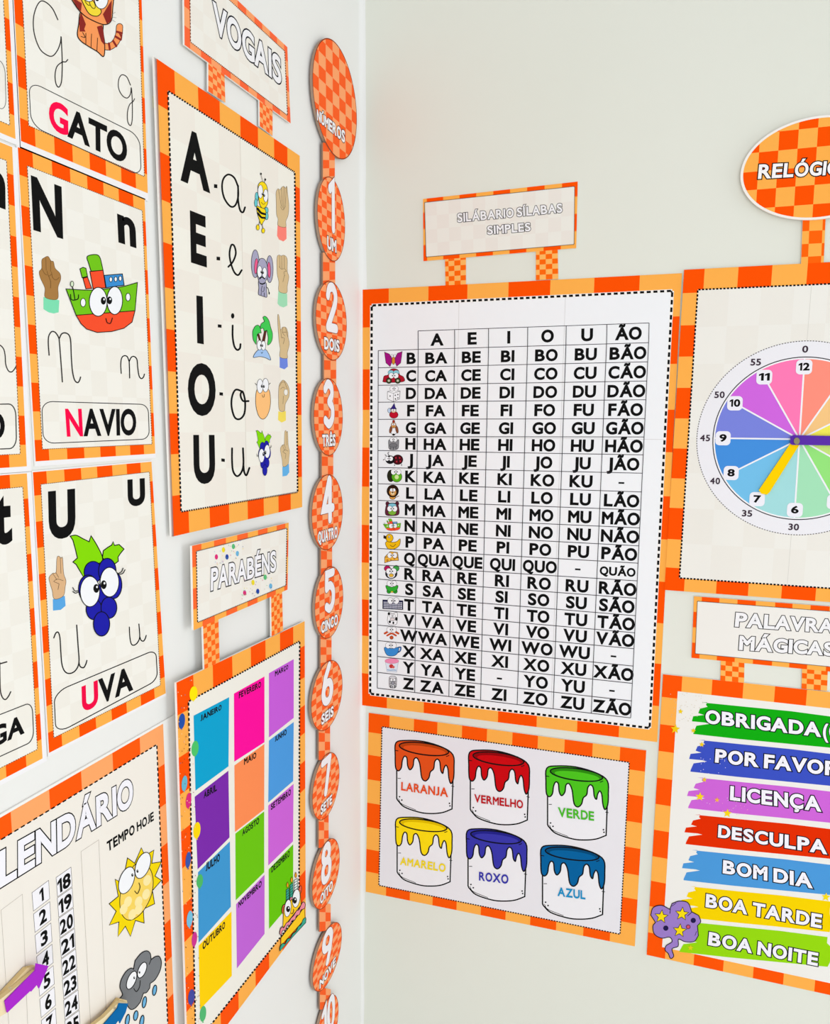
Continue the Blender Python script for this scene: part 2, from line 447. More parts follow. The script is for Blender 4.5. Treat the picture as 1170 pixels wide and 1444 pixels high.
# ================================================================== wall_left : alphabet cards
c1, c2, c3, c4 = (view(0, y, 0.22847) for y in (0, 180, 450, 740))
PL = Plane('L', 0.0016)
CARD_UB = steps(0.72, 6, 0.85); CARD_VB = [1 - x for x in steps(0.9, 9, 0.75)][::-1]
def rect_from(plane, A, B, da, dz):
    """Corners of an upright card from the sighted bottom corners or right corners A, B."""
    return sight(plane.along(plane.at(*A), da, dz)), sight(plane.along(plane.at(*B), da, dz))
def card(label, quad, inner, margins, plane=PL):
    """margins: blank paper left, right, bottom, top as fractions of the printed frame."""
    l, r, b, t = margins; H = hmap(homog(UNIT, quad))
    root = thing('alphabet_card', label, 'alphabet card', foot(plane, quad), 'alphabet cards on the left wall')
    plate('paper', root, plane, H, [(-l, -b), (1 + r, -b), (1 + r, 1 + t), (-l, 1 + t)], [-1, 2], [-1, 2], '#F2EFF0', '#F2EFF0', 0.0012)
    a = Art(plane, H, 0.00008); B = {0: [], 1: []}; ub, vb = CARD_UB, CARD_VB
    for i in range(len(ub) - 1):
        for j in range(len(vb) - 1):
            B[(i + j + len(vb)) % 2].append([(ub[i], vb[j]), (ub[i + 1], vb[j]), (ub[i + 1], vb[j + 1]), (ub[i], vb[j + 1])])
    a.polys(B[0], DARK, bump=False); a.polys(B[1], LIGHT, bump=False); a.build('border', root)
    page('page', root, plane, inner, 7, 10, lift=0.00014)
    dashes(Art(plane, PX, 0.0002), inner, (60, 92), 1.0, '#6A4A2A').build('dashed_outline', root)
    return root

# --- G
gBL, gBR = c1(130, 870), c1(912, 1193)
gTL, gTR = rect_from(PL, gBL, gBR, 0, 0.287)
gq = [gBL, gBR, gTR, gTL]
G = card('alphabet card with GATO and an orange striped cat, topmost in its column', gq, inset(gq, .055, .028, .058, .058), (.01, .004, .03, .01))
a = Art(PL, c1)
a.line([(357, 122), (325, 55), (285, 15), (250, 8), (222, 50), (206, 120), (212, 210), (245, 300), (290, 340), (325, 345), (355, 310), (373, 262), (377, 228), (381, 300), (384, 380), (383, 450), (378, 510), (362, 538), (345, 515), (340, 460), (352, 410), (385, 383), (405, 382), (418, 368)], 7, '#3A3634').build('cursive_letter', G)
a = Art(PL, c1)
a.line([(805, 525), (782, 475), (752, 462), (733, 490), (732, 545), (755, 590), (785, 605), (805, 580), (810, 540), (815, 600), (817, 680), (815, 745), (805, 775), (788, 750), (787, 690), (800, 645), (820, 628), (830, 610)], 6, '#3A3634').build('cursive_letter', G)
a = Art(PL, c1)
a.rrect((192, 775), (872, 1090), (862, 838), (178, 498), .1, .26, 5, '#3A3A3C').text('GATO', (303, 789), (785, 1018), (783, 838), (301, 604), BLACK, .05, .04, first='#FF0A4A').build('word_box', G)
a = Art(PL, c1, .0003)
O_, MR = '#F9995A', '#8E2B26'
a.line([(640, 285), (675, 288), (712, 262), (733, 215), (738, 165)], 44).line([(640, 285), (675, 288), (712, 262), (733, 215), (738, 165)], 36, O_)
for p in ([(672, 268), (678, 306)], [(698, 252), (718, 285)], [(712, 225), (745, 245)], [(722, 196), (752, 205)]): a.line(p, 13, MR)
a.poly([(733, 205), (756, 215), (752, 245)], MR)
a.blob([(500, 70), (486, 150), (478, 215), (498, 252), (545, 285), (600, 318), (640, 348), (646, 270), (636, 200), (630, 140), (560, 90)], O_, 6)
for p in ([(500, 75), (530, 150), (520, 180), (528, 195), (492, 195), (488, 130)], [(598, 165), (630, 155), (640, 200), (646, 280), (625, 255), (612, 215)]): a.poly(p, MR)
for p in ([(565, 210), (562, 290)], [(602, 235), (598, 315)], [(510, 200), (525, 230), (500, 225)], [(530, 205), (530, 270)]): a.line(p, 4)
a.blob([(430, -40), (470, 40), (520, 95), (580, 130), (645, 152), (685, 130), (695, 60), (690, -60), (560, -130), (450, -120)], O_, 6)
a.poly([(455, -90), (430, -190), (520, -135)], O_, 6).poly([(615, -140), (700, -185), (695, -75)], O_, 6)
a.poly([(690, 0), (635, 88), (660, 148), (686, 128)], MR).poly([(440, -20), (475, 45), (500, 70), (505, 20)], MR)
a.blob([(500, -20), (525, 45), (555, 88), (595, 100), (620, 85), (622, 60), (580, 20), (540, -30)], '#F4D93B', 5)
a.oval(540, 5, 14, 30, '#F4D93B', 4, -25).oval(570, 25, 14, 30, '#F4D93B', 4, -25)
a.eye(625, -5, 42, 60, 600, -10, 12, 4).eye(550, -50, 42, 60, 570, -40, 12, 4)
for p in ([(690, 90), (712, 75)], [(692, 105), (718, 110)], [(688, 120), (712, 135)]): a.line(p, 2, '#8A8A8A')
a.build('cat_picture', G)

# --- N
nq = V4(PX, *[(50.3, 650.6), (218.9, 639.6), (204, 281.7), (25.1, 207.4)])
ni = [c3(262, 803), c3(938, 772), c2(878, 512), c2(168, 235)]
N = card('alphabet card with NAVIO and a green and red ship', nq, ni, (.006, .006, .017, .005))
Art(PL, c2).text('N', (206, 632), (390, 688), (380, 365), (190, 293), BLACK, .06).build('capital_letter', N)
Art(PL, c2).text('n', (731, 708), (842, 745), (835, 572), (722, 527), BLACK, .055, fit='ink').build('small_letter', N)
a = Art(PL, c2)
a.poly([(268, 1045), (320, 1052), (366, 1066), (362, 1140), (330, 1147), (300, 1140), (268, 1120)], '#7FDDB0')
a.blob([(258, 818), (275, 802), (297, 795), (315, 822), (330, 828), (340, 868), (370, 900), (374, 938), (358, 985), (354, 1058), (280, 1048), (277, 990), (250, 930), (242, 890), (257, 868)], '#A97B45', 2.5, '#6B4A25')
for p in ([(283, 805), (285, 880)], [(312, 822), (312, 888)], [(258, 868), (275, 900), (290, 910)], [(290, 885), (300, 915), (318, 905)], [(318, 890), (325, 925), (345, 940), (365, 925)], [(300, 915), (312, 950), (312, 990)]): a.line(p, 2.5, '#6B4A25')
a.build('hand_picture', N)
GRN, RED_ = '#73C41C', '#F7512E'
def ship(a):
    a.poly([(512, 930), (540, 922), (566, 992), (530, 995)], RED_, 5).poly([(493, 872), (512, 862), (530, 868), (540, 918), (507, 926)], GRN, 5)
    a.poly([(555, 888), (636, 880), (652, 988), (575, 995)], RED_, 5)
    a.poly(smooth([(562, 886), (548, 840), (537, 800), (560, 786), (600, 785), (618, 805), (628, 845), (636, 880)]), GRN, 5)
    a.poly([(643, 912), (755, 903), (766, 972), (655, 988)], '#3D8FD2', 5)
    for x, y in ((684, 937), (714, 935), (742, 931)): a.oval(x, y, 9, 15, '#F4F4F6', 4)
    a.poly([(470, 1158), (833, 1130), (815, 1200), (765, 1238), (690, 1258), (600, 1264), (535, 1243), (500, 1210)], RED_, 5)
    a.poly(smooth([(408, 996), (560, 1003), (700, 990), (770, 978), (848, 956)]) + [(833, 1130), (470, 1158)], GRN, 5)
    a.oval(513, 1080, 16, 26, '#F4F4F6', 4).oval(790, 1046, 14, 24, '#F4F4F6', 4)
    a.line([(440, 962), (452, 1000), (462, 1058)], 6).line([(435, 1030), (440, 1060), (462, 1064), (482, 1055), (485, 1032)], 6).oval(445, 965, 10, 17, '#D7E8C6', 4)
    a.eye(606, 1075, 55, 89, 638, 1068, 16, 5).eye(708, 1067, 48, 86, 676, 1066, 16, 5)
    a.line([(654, 1178), (662, 1203), (682, 1207), (694, 1175)], 5)
    return a
ship(Art(PL, c2, .0003)).build('ship_picture', N)
Art(PL, c3).line([(303, 222), (298, 150), (301, 105), (318, 78), (338, 80), (355, 100), (365, 122)], 8, '#3A3634').line([(365, 122), (375, 250), (385, 387)], 8, '#3A3634').line([(365, 122), (380, 92), (402, 85), (425, 98), (436, 135), (440, 230), (447, 320), (460, 375), (478, 392), (490, 380), (497, 358)], 8, '#3A3634').build('cursive_letter', N)
Art(PL, c3).line([(748, 335), (745, 280), (751, 240), (767, 226), (785, 232), (797, 262)], 7).line([(797, 262), (799, 310), (800, 363)], 7).line([(797, 262), (810, 236), (828, 231), (845, 250), (850, 300), (858, 350), (872, 367), (885, 358), (891, 340)], 7).build('cursive_letter', N)
Art(PL, c3).rrect((268, 768), (922, 740), (914, 527), (257, 507), .085, .24, 5, '#2A2A2C').text('NAVIO', (413, 726), (841, 716), (840, 555), (401, 553), BLACK, .045, .05, first='#FF0A4A').build('word_box', N)

Hn2g = lambda x, y: hmap(homog(UNIT, gq))(*hmap(np.linalg.inv(homog(UNIT, nq)))(*c2(x, y)))
Art(PL, Hn2g).text('G', (206, 632), (390, 688), (380, 365), (190, 293), BLACK, .06).build('capital_letter', G)
Art(PL, Hn2g).text('g', (731, 790), (842, 827), (835, 572), (722, 527), BLACK, .055, fit='ink').build('small_letter', G)

# --- U
uq = [(69.2, 1061.7), (233.7, 977.6), (213.6, 651), (46.4, 665.9)]
ui = [c4(332, 1315), c4(990, 990), c3(922, 943), c3(252, 1020)]
U = card('alphabet card with UVA and a bunch of dark blue grapes', uq, ui, (.006, .006, .012, .005))
Art(PL, c3).text('U', (303, 1362), (467, 1342), (463, 1046), (296, 1064), BLACK, .075).build('capital_letter', U)
Art(PL, c3).text('U', (789, 1158), (897, 1146), (893, 981), (786, 991), BLACK, .08).build('small_letter', U)
hand_two(Art(PL, c4)).build('hand_picture', U)
grapes(Art(PL, c4, .0003)).build('grape_picture', U)
Art(PL, c4).line([(332, 698), (345, 668), (360, 665), (370, 700), (375, 780), (382, 860), (400, 905), (430, 918), (465, 900), (487, 850), (482, 750), (473, 620)], 8, '#2B2928').line([(487, 850), (495, 875), (515, 882), (529, 862), (536, 838)], 8, '#2B2928').build('cursive_letter', U)
Art(PL, c4).line([(798, 632), (801, 690), (810, 735), (828, 743), (850, 725), (862, 690), (857, 613)], 7).line([(862, 690), (870, 712), (885, 718), (896, 703), (902, 683)], 7).build('cursive_letter', U)
Art(PL, c4).rrect((345, 1292), (972, 958), (962, 770), (333, 1035), .1, .24, 6).text('UVA', (507, 1160), (820, 1020), (812, 868), (503, 1000), BLACK, .055, .05, first='#F20A46').build('word_box', U)

# --- the three cards cut by the left edge of the photo
def left_card(label, TR, BR, itr, ibr):
    TLp, BLp = rect_from(PL, TR, BR, 0.178, 0)
    q = [BLp, BR, TR, TLp]; H = hmap(np.linalg.inv(homog(UNIT, q))); (u1, v1), (u0, v0) = H(*itr), H(*ibr)
    return card(label, q, inset(q, .06, 1 - (u1 + u0) / 2, v0, 1 - v1), (.0, .03, .017, .004))
z4, z5, z6, z7, z8 = view(0, 0, .1386), view(0, 190, .1592), view(0, 420, .1802), view(0, 660, .1662), view(0, 880, .1592)
fBR = z4(158, 1415); fTR = rect_from(PL, fBR, fBR, 0, .287)[0]
ftr = sight(PL.along(PL.at(*z4(100, 1275)), 0, 0.254))
Fc = left_card('alphabet card beside the GATO card, above the other cut-off cards', fTR, fBR, ftr, z4(100, 1275))
Art(PL, z4).rrect((-520, 870), (63, 1130), (50, 640), (-520, 390), .1, .24, 6, '#5A5A5A').build('word_box', Fc)
Mc = left_card('alphabet card beside the NAVIO card, ending in the letter O', z5(108, 110), z6(210, 1318), z5(58, 230), z6(158, 1222))
Art(PL, z5).text('m', (-262, 552), (50, 664), (46, 345), (-268, 235), BLACK, .06, fit='ink').build('small_letter', Mc)
Art(PL, z6).line([(-30, 365), (0, 370), (28, 400), (40, 450), (45, 520), (65, 570), (90, 580), (110, 562), (125, 538)], 9, '#3A3634').build('cursive_letter', Mc)
Art(PL, z6).rrect((-330, 1195), (130, 1178), (122, 830), (-340, 838), .12, .26, 9, '#4A4A46').text('O', (-110, 1110), (38, 1105), (37, 898), (-112, 895), BLACK, .06).build('word_box', Mc)
Tc = left_card('alphabet card beside the UVA card, showing the letters GA', z7(228, 45), z8(377, 1190), z7(190, 160), z8(335, 1108))
Art(PL, z7).text('t', (-62, 668), (106, 640), (96, 262), (-72, 275), BLACK, .06, fit='ink').build('small_letter', Tc)
Art(PL, z8).line([(-40, 365), (0, 352), (60, 335)], 12, '#3A3634').line([(-2, 340), (0, 500), (5, 600), (25, 655), (50, 668), (75, 640), (95, 600)], 11, '#3A3634').build('cursive_letter', Tc)
Art(PL, z8).rrect((-330, 1325), (300, 1035), (285, 690), (-340, 935), .1, .26, 9, '#4A4A46').text('GA', (-72, 1102), (214, 968), (212, 795), (-76, 925), BLACK, .055).build('word_box', Tc)

# ================================================================== wall_left : vowel poster
c6, c7 = view(200, 0, .27706), view(200, 350, .29091)
PV = Plane('L', 0.0042, tilt=0.008, pivot=0.22)
vq = [(241.6, 757), (426, 715), (422.5, 219.7), (217, 80)]
vi = [(255.3, 721.8), (419.6, 694), (415.5, 243), (236.8, 128)]
vsq = [c6(217, 228), c6(757, 628), c6(740, 240), c6(212, -258)]
V = thing('vowel_poster', 'vowel poster headed VOGAIS with big black letters A E I O U', 'poster', foot(PV, vq))
plate('board', V, PV, hmap(homog(UNIT, vq)), SQ, measured(vq, [c6(x, 0)[0] for x in (75, 165, 285, 395, 500, 590, 672, 740, 803)], 0, 'top'),
      [0] + measured(vq, [145, 212, 280, 340, 404, 463, 523, 583, 641, 700], 1, 'left'), DARK, LIGHT, .0025)
page('page', V, PV, vi, 6, 10, '#F2EEE3', '#F0E9DE')
dashes(Art(PV), vi, (62, 88), 2.4).build('dashed_outline', V)
a = Art(PV, PX, .00018); Hv = hmap(homog(UNIT, vi)); a.line([Hv(.5, 0), Hv(.5, 1)], .6, '#DDD5C8', caps=False).build('paper_seam', V)
plate('sign_board', V, PV, hmap(homog(UNIT, vsq)), SQ, steps(.5, 11, .5), evenly(0, 1, 5), '#FF6A3C', '#FFA36B', .0025)
vsi = inset(vsq, .045, .035, .075, .09)
page('sign_page', V, PV, vsi, 9, 4, '#F1EDE4', '#EFE9DF'); dashes(Art(PV), vsi, (70, 24), 1.2, '#6A3A1A').build('sign_outline', V)
for q in ([(338, 465), (425, 522), (420, 372), (338, 300)], [(600, 642), (665, 692), (665, 545), (598, 490)]):
    q = V4(c6, *q); plate('connector', V, PV, hmap(homog(UNIT, q)), SQ, evenly(0, 1, 4), evenly(0, 1, 6), '#FF6A2C', '#FFAE6B', .0023, lift=-.0001)
Art(PV, c6).text('VOGAIS', (362, 165), (714, 446), (710, 292), (356, -8), '#F4F2F4', .045, .07, edge=.055, ec='#23232C').build('title_lettering', V)
for t, f, q in (('A', c6, [(201, 920), (344, 983), (336, 708), (196, 638)]), ('E', c6, [(250, 1336), (331, 1362), (325, 1102), (244, 1070)]), ('I', c7, [(268, 460), (300, 466), (295, 234), (264, 229)]),
                ('O', c7, [(224, 808), (359, 813), (356, 564), (222, 556)]), ('U', c7, [(252, 1141), (357, 1139), (352, 905), (249, 905)])):
    Art(PV, f).text(t, *q, BLACK, .06 if t != 'I' else .04).build('vowel_letter', V, 'big black letter ' + t)
for f, (x0, y0, x1, y1) in ((c6, (367, 937, 384, 958)), (c6, (380, 1306, 398, 1326)), (c7, (368, 369, 386, 386)), (c7, (376, 698, 393, 715)), (c7, (385, 1019, 402, 1036))):
    Art(PV, f).poly([(x0, y0), (x1, y0 + 2), (x1, y1), (x0, y1 - 2)], BLACK).build('hyphen', V)
CUR = {'a': (c6, [[(490, 950), (470, 905), (440, 888), (415, 910), (408, 955), (420, 1010), (450, 1050), (475, 1045), (490, 1000), (489, 945)], [(490, 960), (490, 1020), (500, 1070), (515, 1080), (525, 1055)]]),
       'e': (c6, [[(440, 1358), (463, 1332), (478, 1290), (470, 1252), (455, 1248), (446, 1290), (453, 1340), (470, 1385), (490, 1400), (508, 1375)]]),
       'i': (c7, [[(440, 375), (440, 430), (448, 475), (462, 493), (475, 485), (478, 465)]]),
       'o': (c7, [[(488, 695), (455, 686), (437, 720), (435, 770), (450, 820), (475, 828), (497, 800), (500, 740), (488, 695), (478, 712), (490, 740), (517, 741)]]),
       'u': (c7, [[(437, 970), (437, 1030), (442, 1080), (460, 1105), (480, 1090), (492, 1050), (490, 970)], [(492, 1050), (496, 1085), (507, 1100), (521, 1065)]])}
for k, (f, S) in CUR.items():
    a = Art(PV, f)
    for p in S: a.line(p, 9)
    if k == 'i': a.oval(440, 328, 8, 13, BLACK)
    a.build('cursive_letter', V, 'handwritten small letter ' + k)
zA, zB, zC = view(340, 230, .13846), view(340, 420, .13846), view(340, 580, .0831)
YEL, TEAL = '#FADB1E', '#6CCBD2'
a = Art(PV, zA, .0003)
for x, y, rx, ry in ((158, 345, 16, 48), (150, 405, 16, 40), (258, 482, 18, 32), (260, 540, 16, 38)): a.oval(x, y, rx, ry, TEAL, 4)
a.blob([(160, 440), (200, 452), (247, 478), (247, 560), (225, 600), (205, 628), (182, 570), (163, 500)], YEL, 5)
a.line([(166, 462), (200, 505), (243, 520)], 22).line([(170, 510), (205, 552), (240, 558)], 20)
a.blob([(172, 235), (205, 190), (245, 207), (268, 265), (272, 380), (262, 430), (230, 460), (198, 440), (180, 370)], YEL, 5)
a.eye(196, 290, 26, 68, 218, 315, 9, 4).eye(250, 332, 24, 66, 234, 330, 9, 4).line([(205, 400), (225, 420), (245, 410)], 4)
a.oval(170, 655, 16, 28, YEL, 4).oval(225, 688, 16, 25, YEL, 4).line([(190, 590), (178, 635)], 5).line([(212, 620), (222, 665)], 5)
a.line([(222, 190), (200, 112)], 3).line([(236, 200), (246, 168)], 3).oval(202, 110, 8, 12, BLACK).oval(246, 168, 8, 12, BLACK)
a.build('bee_picture', V)
SKIN = '#D8BC8E'
def hand(f, cuff, cc, palm, lines, extra=None):
    a = Art(PV, f); a.poly(cuff, cc); a.blob(palm, SKIN, 3, HAND_LINE)
    for p in lines: a.line(p, 3, HAND_LINE)
    if extra: extra(a)
    a.build('hand_picture', V)
hand(zA, [(372, 612), (415, 640), (460, 650), (462, 770), (430, 798), (385, 778), (365, 740)], '#FF8577',
     [(355, 300), (375, 262), (396, 272), (412, 247), (434, 236), (450, 255), (465, 238), (475, 330), (485, 430), (478, 530), (455, 590), (452, 652), (376, 635), (375, 570), (360, 520), (357, 400)],
     [[(380, 270), (408, 440)], [(410, 255), (420, 455)], [(437, 240), (432, 470)], [(462, 245), (447, 440)], [(400, 445), (425, 478), (450, 440)]])
a = Art(PV, zA, .0003); LIL = '#A9A6C0'
a.oval(143, 1025, 40, 142, LIL, 5).oval(290, 1080, 35, 138, LIL, 5).oval(152, 1050, 17, 78, '#F0608F', 4, 4).oval(284, 1088, 15, 80, '#F0608F', 4, -2)
a.blob([(180, 1200), (250, 1215), (258, 1290), (262, 1362), (235, 1360), (205, 1350), (176, 1335), (180, 1270)], LIL, 5)
a.line([(255, 1260), (275, 1280), (285, 1330)], 6).oval(285, 1325, 6, 14, BLACK)
a.blob([(163, 1050), (185, 985), (213, 970), (245, 990), (268, 1060), (270, 1150), (250, 1200), (232, 1225), (190, 1222), (172, 1170), (160, 1130)], LIL, 5)
a.eye(188, 1105, 25, 60, 206, 1110, 9, 4).eye(238, 1118, 23, 56, 222, 1115, 9, 4)
a.line([(188, 1178), (212, 1160), (238, 1178)], 12).line([(195, 1225), (215, 1232), (240, 1222)], 12).line([(215, 1250), (205, 1300), (230, 1305), (235, 1260)], 4).line([(205, 1315), (203, 1350)], 4).line([(236, 1320), (235, 1360)], 4)
a.build('elephant_picture', V)
hand(zA, [(380, 1290), (425, 1322), (468, 1330), (470, 1450), (430, 1470), (390, 1455), (370, 1430)], '#A2DEB6',
     [(365, 965), (385, 936), (405, 945), (430, 938), (455, 950), (470, 990), (470, 1100), (485, 1160), (470, 1250), (462, 1322), (385, 1305), (383, 1210), (366, 1120)],
     [[(390, 945), (393, 1060)], [(412, 945), (415, 1080)], [(438, 945), (440, 1070)], [(385, 1055), (410, 1080), (440, 1075), (460, 1100)], [(462, 1100), (435, 1110), (445, 1150)], [(440, 1145), (425, 1210)]])
a = Art(PV, zB, .0003); PALM = '#43CB55'
a.poly([(165, 375), (182, 368), (202, 442), (188, 448)], '#5E2A1E', 4).poly([(235, 340), (258, 330), (240, 442), (213, 442)], '#5E2A1E', 4)
a.blob([(125, 607), (145, 560), (185, 525), (245, 525), (280, 570), (300, 633), (250, 612), (190, 598)], '#A5C6F0', 5)
a.poly(smooth([(220, 200), (238, 187), (262, 200), (285, 240), (300, 300), (318, 360), (316, 420), (298, 462), (270, 478), (275, 410), (265, 350)]) + smooth([(262, 330), (235, 338), (225, 310), (196, 312), (203, 268), (238, 240)]), PALM, 5)
a.poly(smooth([(148, 285), (170, 278), (190, 295), (205, 358)]) + smooth([(188, 358), (165, 372), (158, 420), (152, 475)]) + smooth([(138, 455), (122, 420), (117, 345), (135, 300)]), PALM, 5)
a.eye(187, 482, 26, 50, 202, 485, 9, 4).eye(226, 487, 24, 48, 214, 486, 9, 4).line([(203, 555), (212, 565), (220, 552)], 4)
a.build('island_picture', V)
hand(zB, [(392, 600), (430, 618), (470, 612), (475, 700), (440, 728), (392, 710)], '#7089DF',
     [(371, 182), (382, 176), (395, 260), (402, 325), (420, 300), (455, 302), (475, 350), (478, 400), (490, 470), (470, 560), (468, 615), (395, 602), (397, 520), (385, 440), (375, 300)],
     [[(402, 325), (410, 400), (420, 410)], [(425, 302), (420, 350), (445, 390)], [(450, 305), (475, 400)], [(420, 350), (460, 350)], [(415, 400), (440, 415), (428, 470)]])
a = Art(PV, zB, .0003)
a.blob([(155, 950), (190, 925), (250, 925), (288, 950), (298, 1080), (270, 1190), (222, 1236), (175, 1195), (148, 1080)], '#FFC27E', 5)
a.eye(192, 900, 32, 72, 210, 900, 10, 4).eye(248, 890, 32, 70, 230, 902, 10, 4).line([(215, 990), (222, 1012), (235, 1005), (236, 980)], 4).line([(158, 888), (142, 870)], 5).line([(280, 885), (297, 868)], 5)
a.build('orange_fruit_picture', V)
hand(zB, [(378, 1155), (415, 1165), (455, 1150), (455, 1250), (412, 1270), (375, 1245)], '#F5DC5E',
     [(385, 900), (410, 850), (435, 840), (470, 880), (490, 940), (485, 1010), (450, 1080), (440, 1152), (388, 1142), (380, 1020)],
     [[(390, 900), (415, 860), (445, 860)], [(400, 930), (425, 910), (440, 920)], [(440, 850), (470, 930)], [(430, 1000), (425, 1080)]], lambda a: a.oval(455, 962, 20, 32, '#F2EDE3', 2))
grapes(Art(PV, bbox((433, 65, 770, 690), (250, 325, 515, 1095), zC), .0003)).build('grape_picture', V)
hand_two(Art(PV, bbox((303, 193, 407, 530), (665, 325, 820, 1105), zC)), SKIN, '#66B2E6').build('hand_picture', V)
tp = [(216.0, 152), (221, 152), (220, 134), (215.0, 136)]
plate('adhesive_tape', V, Plane('L', .0012), PX, [tp[k] for k in range(4)], [0, 2000], [0, 2000], '#E4DFBE', '#E4DFBE', .0004, '#E4DFBE')

# ================================================================== wall_left : birthday poster
c8, d1 = view(230, 720, .24936), view(230, 1050, .27281)
PB = Plane('L', 0.005, tilt=0.029, pivot=0.22)
bq = [(265.5, 1519), (431, 1297), (429.5, 875.9), (248.7, 962.7)]
bi = [(276, 1472), (421.5, 1288.7), (422.5, 904), (265.7, 989.3)]
bsq = V4(c8, (172, 677), (703, 447), (710, 68), (163, 200))
Bp = thing('birthday_poster', 'birthday poster headed PARABÉNS with twelve coloured month squares', 'poster', foot(PB, bq))
plate('board', Bp, PB, hmap(homog(UNIT, bq)), SQ, measured(bq, [c8(x, 0)[0] for x in (75, 170, 280, 390, 495, 578, 660, 735, 800)], 0, 'top'),
      [0] + measured(bq, [1478, 1427.5, 1379, 1329, 1277, 1225, 1173, 1121, 1068.7, 1009], 1, 'left')[:10] + [1.0], DARK, LIGHT, .003, flip=0)
page('page', Bp, PB, bi, 1, 1, '#F0ECE2')
dashes(Art(PB), bi, (46, 72), 2.3).build('dashed_outline', Bp)
MONTHS = [('JANEIRO', '#0AA2CF', [d1(167, 238), d1(338, 112), c8(373, 1055), c8(172, 1160)], c8, [(211, 1193), (329, 1126), (331, 1095), (211, 1158)]),
 ('FEVEREIRO', '#FF0A9E', V4(c8, (402, 1420), (573, 1310), (573, 938), (400, 1035)), c8, [(428, 1063), (553, 998), (553, 965), (428, 1028)]),
 ('MARÇO', '#C85FDA', V4(c8, (598, 1283), (738, 1172), (738, 840), (598, 920)), c8, [(632, 939), (707, 895), (707, 870), (632, 909)]),
 ('ABRIL', '#7B2BAA', V4(d1, (178, 645), (343, 480), (337, 135), (163, 270)), d1, [(210, 279), (278, 238), (277, 202), (210, 246)]),
 ('MAIO', '#FF8E55', V4(d1, (371, 452), (522, 335), (523, -3), (368, 108)), d1, [(418, 106), (481, 68), (481, 37), (418, 72)]),
 ('JUNHO', '#4D9BE0', V4(d1, (543, 300), (672, 188), (674.7, -117), (546.6, -21)), c8, [(632, 1309), (698, 1266), (698, 1234), (632, 1279)]),
 ('JULHO', '#3F97D0', V4(d1, (183, 1025), (350, 838), (345, 500), (180, 660)), d1, [(220, 657), (293, 600), (293, 561), (220, 613)]),
 ('AGOSTO', '#6CC60C', V4(d1, (375, 805), (522, 660), (522, 345), (373, 460)), d1, [(409, 473), (496, 406), (496, 374), (409, 443)]),
 ('SETEMBRO', '#CE65D9', V4(d1, (543, 625), (671, 500), (674, 203), (543, 315)), d1, [(557, 340), (660, 258), (660, 227), (557, 308)]),
 ('OUTUBRO', '#FFD000', V4(d1, (190, 1370), (355, 1195), (353, 862), (183, 1040)), d1, [(204, 1064), (320, 946), (320, 911), (204, 1024)]),
 ('NOVEMBRO', '#C265D6', V4(d1, (381, 1157), (524, 978), (524, 672), (377, 825)), d1, [(389, 844), (509, 731), (509, 699), (389, 814)]),
 ('DEZEMBRO', '#67C600', V4(d1, (547, 953), (672, 805), (672, 515), (545, 645)), d1, [(559, 664), (654, 576), (654, 544), (559, 631)])]
for nm, c, q, f, tq in MONTHS:
    o = Art(PB).polys([q], c).build('month_square', Bp, 'coloured square for ' + nm)
    Art(PB, f, .00025).text(nm, *tq, BLACK, .062, .09).build('month_name', o)
plate('sign_board', Bp, PB, hmap(homog(UNIT, bsq)), SQ, steps(.7, 8, .4), evenly(0, 1, 4), LIGHT, '#FF6A30', .003)
bsi = inset(bsq, .035, .022, .075, .075)
page('sign_page', Bp, PB, bsi, 9, 4, '#F1EDE4', '#EFE9DF'); dashes(Art(PB), bsi, (80, 24), 1.4, '#1d1d1d').build('sign_outline', Bp)
for q in ([(233, 902), (320, 862), (312, 600), (225, 640)], [(613, 712), (678, 678), (672, 445), (610, 475)]):
    q = V4(c8, *q); plate('connector', Bp, PB, hmap(homog(UNIT, q)), SQ, evenly(0, 1, 4), evenly(0, 1, 9), '#FF6A1C', '#FFAE5E', .0026, lift=-.0001)
Art(PB, c8).text('PARABÉNS', (266, 462), (642, 345), (640, 220), (268, 322), '#F6F4F8', .04, .08, edge=.055).build('title_lettering', Bp)
CONF = ['#E0307A', '#F0DC28', '#5FBF7A', '#2546A6', '#6FB6DE']
a = Art(PB, c8)
for (x, y), c in zip(((301, 262), (341, 222), (397, 203), (361, 262), (420, 243), (461, 465), (508, 407), (577, 377), (535, 457), (608, 427)), CONF * 2): a.oval(x, y, 9, 15, c)
rr = random.Random(5)
for k in range(70):
    cx, cy = rr.choice(((365, 235), (530, 425))); x = cx + rr.uniform(-90, 90); a.oval(x, cy - (x - cx) * .3 + rr.uniform(-55, 55), 1.6, 2.4, rr.choice(CONF + ['#BBAA99']))
a.build('confetti_dots', Bp)['kind'] = 'stuff'
zD, zE = view(240, 960, .1385), view(240, 1150, .2033)
for f, x, y, rx, ry, c in ((zD, 237, 130, 40, 75, '#FFE60A'), (zD, 118, 412, 32, 80, '#2450A8'), (zD, 253, 690, 36, 80, '#4EC36A'), (zD, 145, 1045, 28, 80, '#68B6CF'), (zD, 187, 1220, 27, 80, '#DE2B7C'),
        (zE, 185, 103, 24, 58, '#FFD80A'), (zE, 125, 308, 18, 58, '#3A55A8'), (zE, 205, 455, 22, 48, '#4EB865'), (zE, 135, 718, 20, 58, '#78BFDD'), (zE, 168, 858, 18, 52, '#CF3590'), (zE, 147, 1260, 22, 55, '#45499F'), (zE, 227, 1375, 22, 55, '#55B873')):
    a = Art(PB, f, .0004); a.oval(x, y, rx, ry, c, rot=6); a.poly([(x - 6, y + ry + 8), (x + 6, y + ry + 6), (x, y + ry - 6)], c); a.build('balloon', Bp)
a = Art(PB, PX, .00036); Hb = hmap(homog(UNIT, bq))
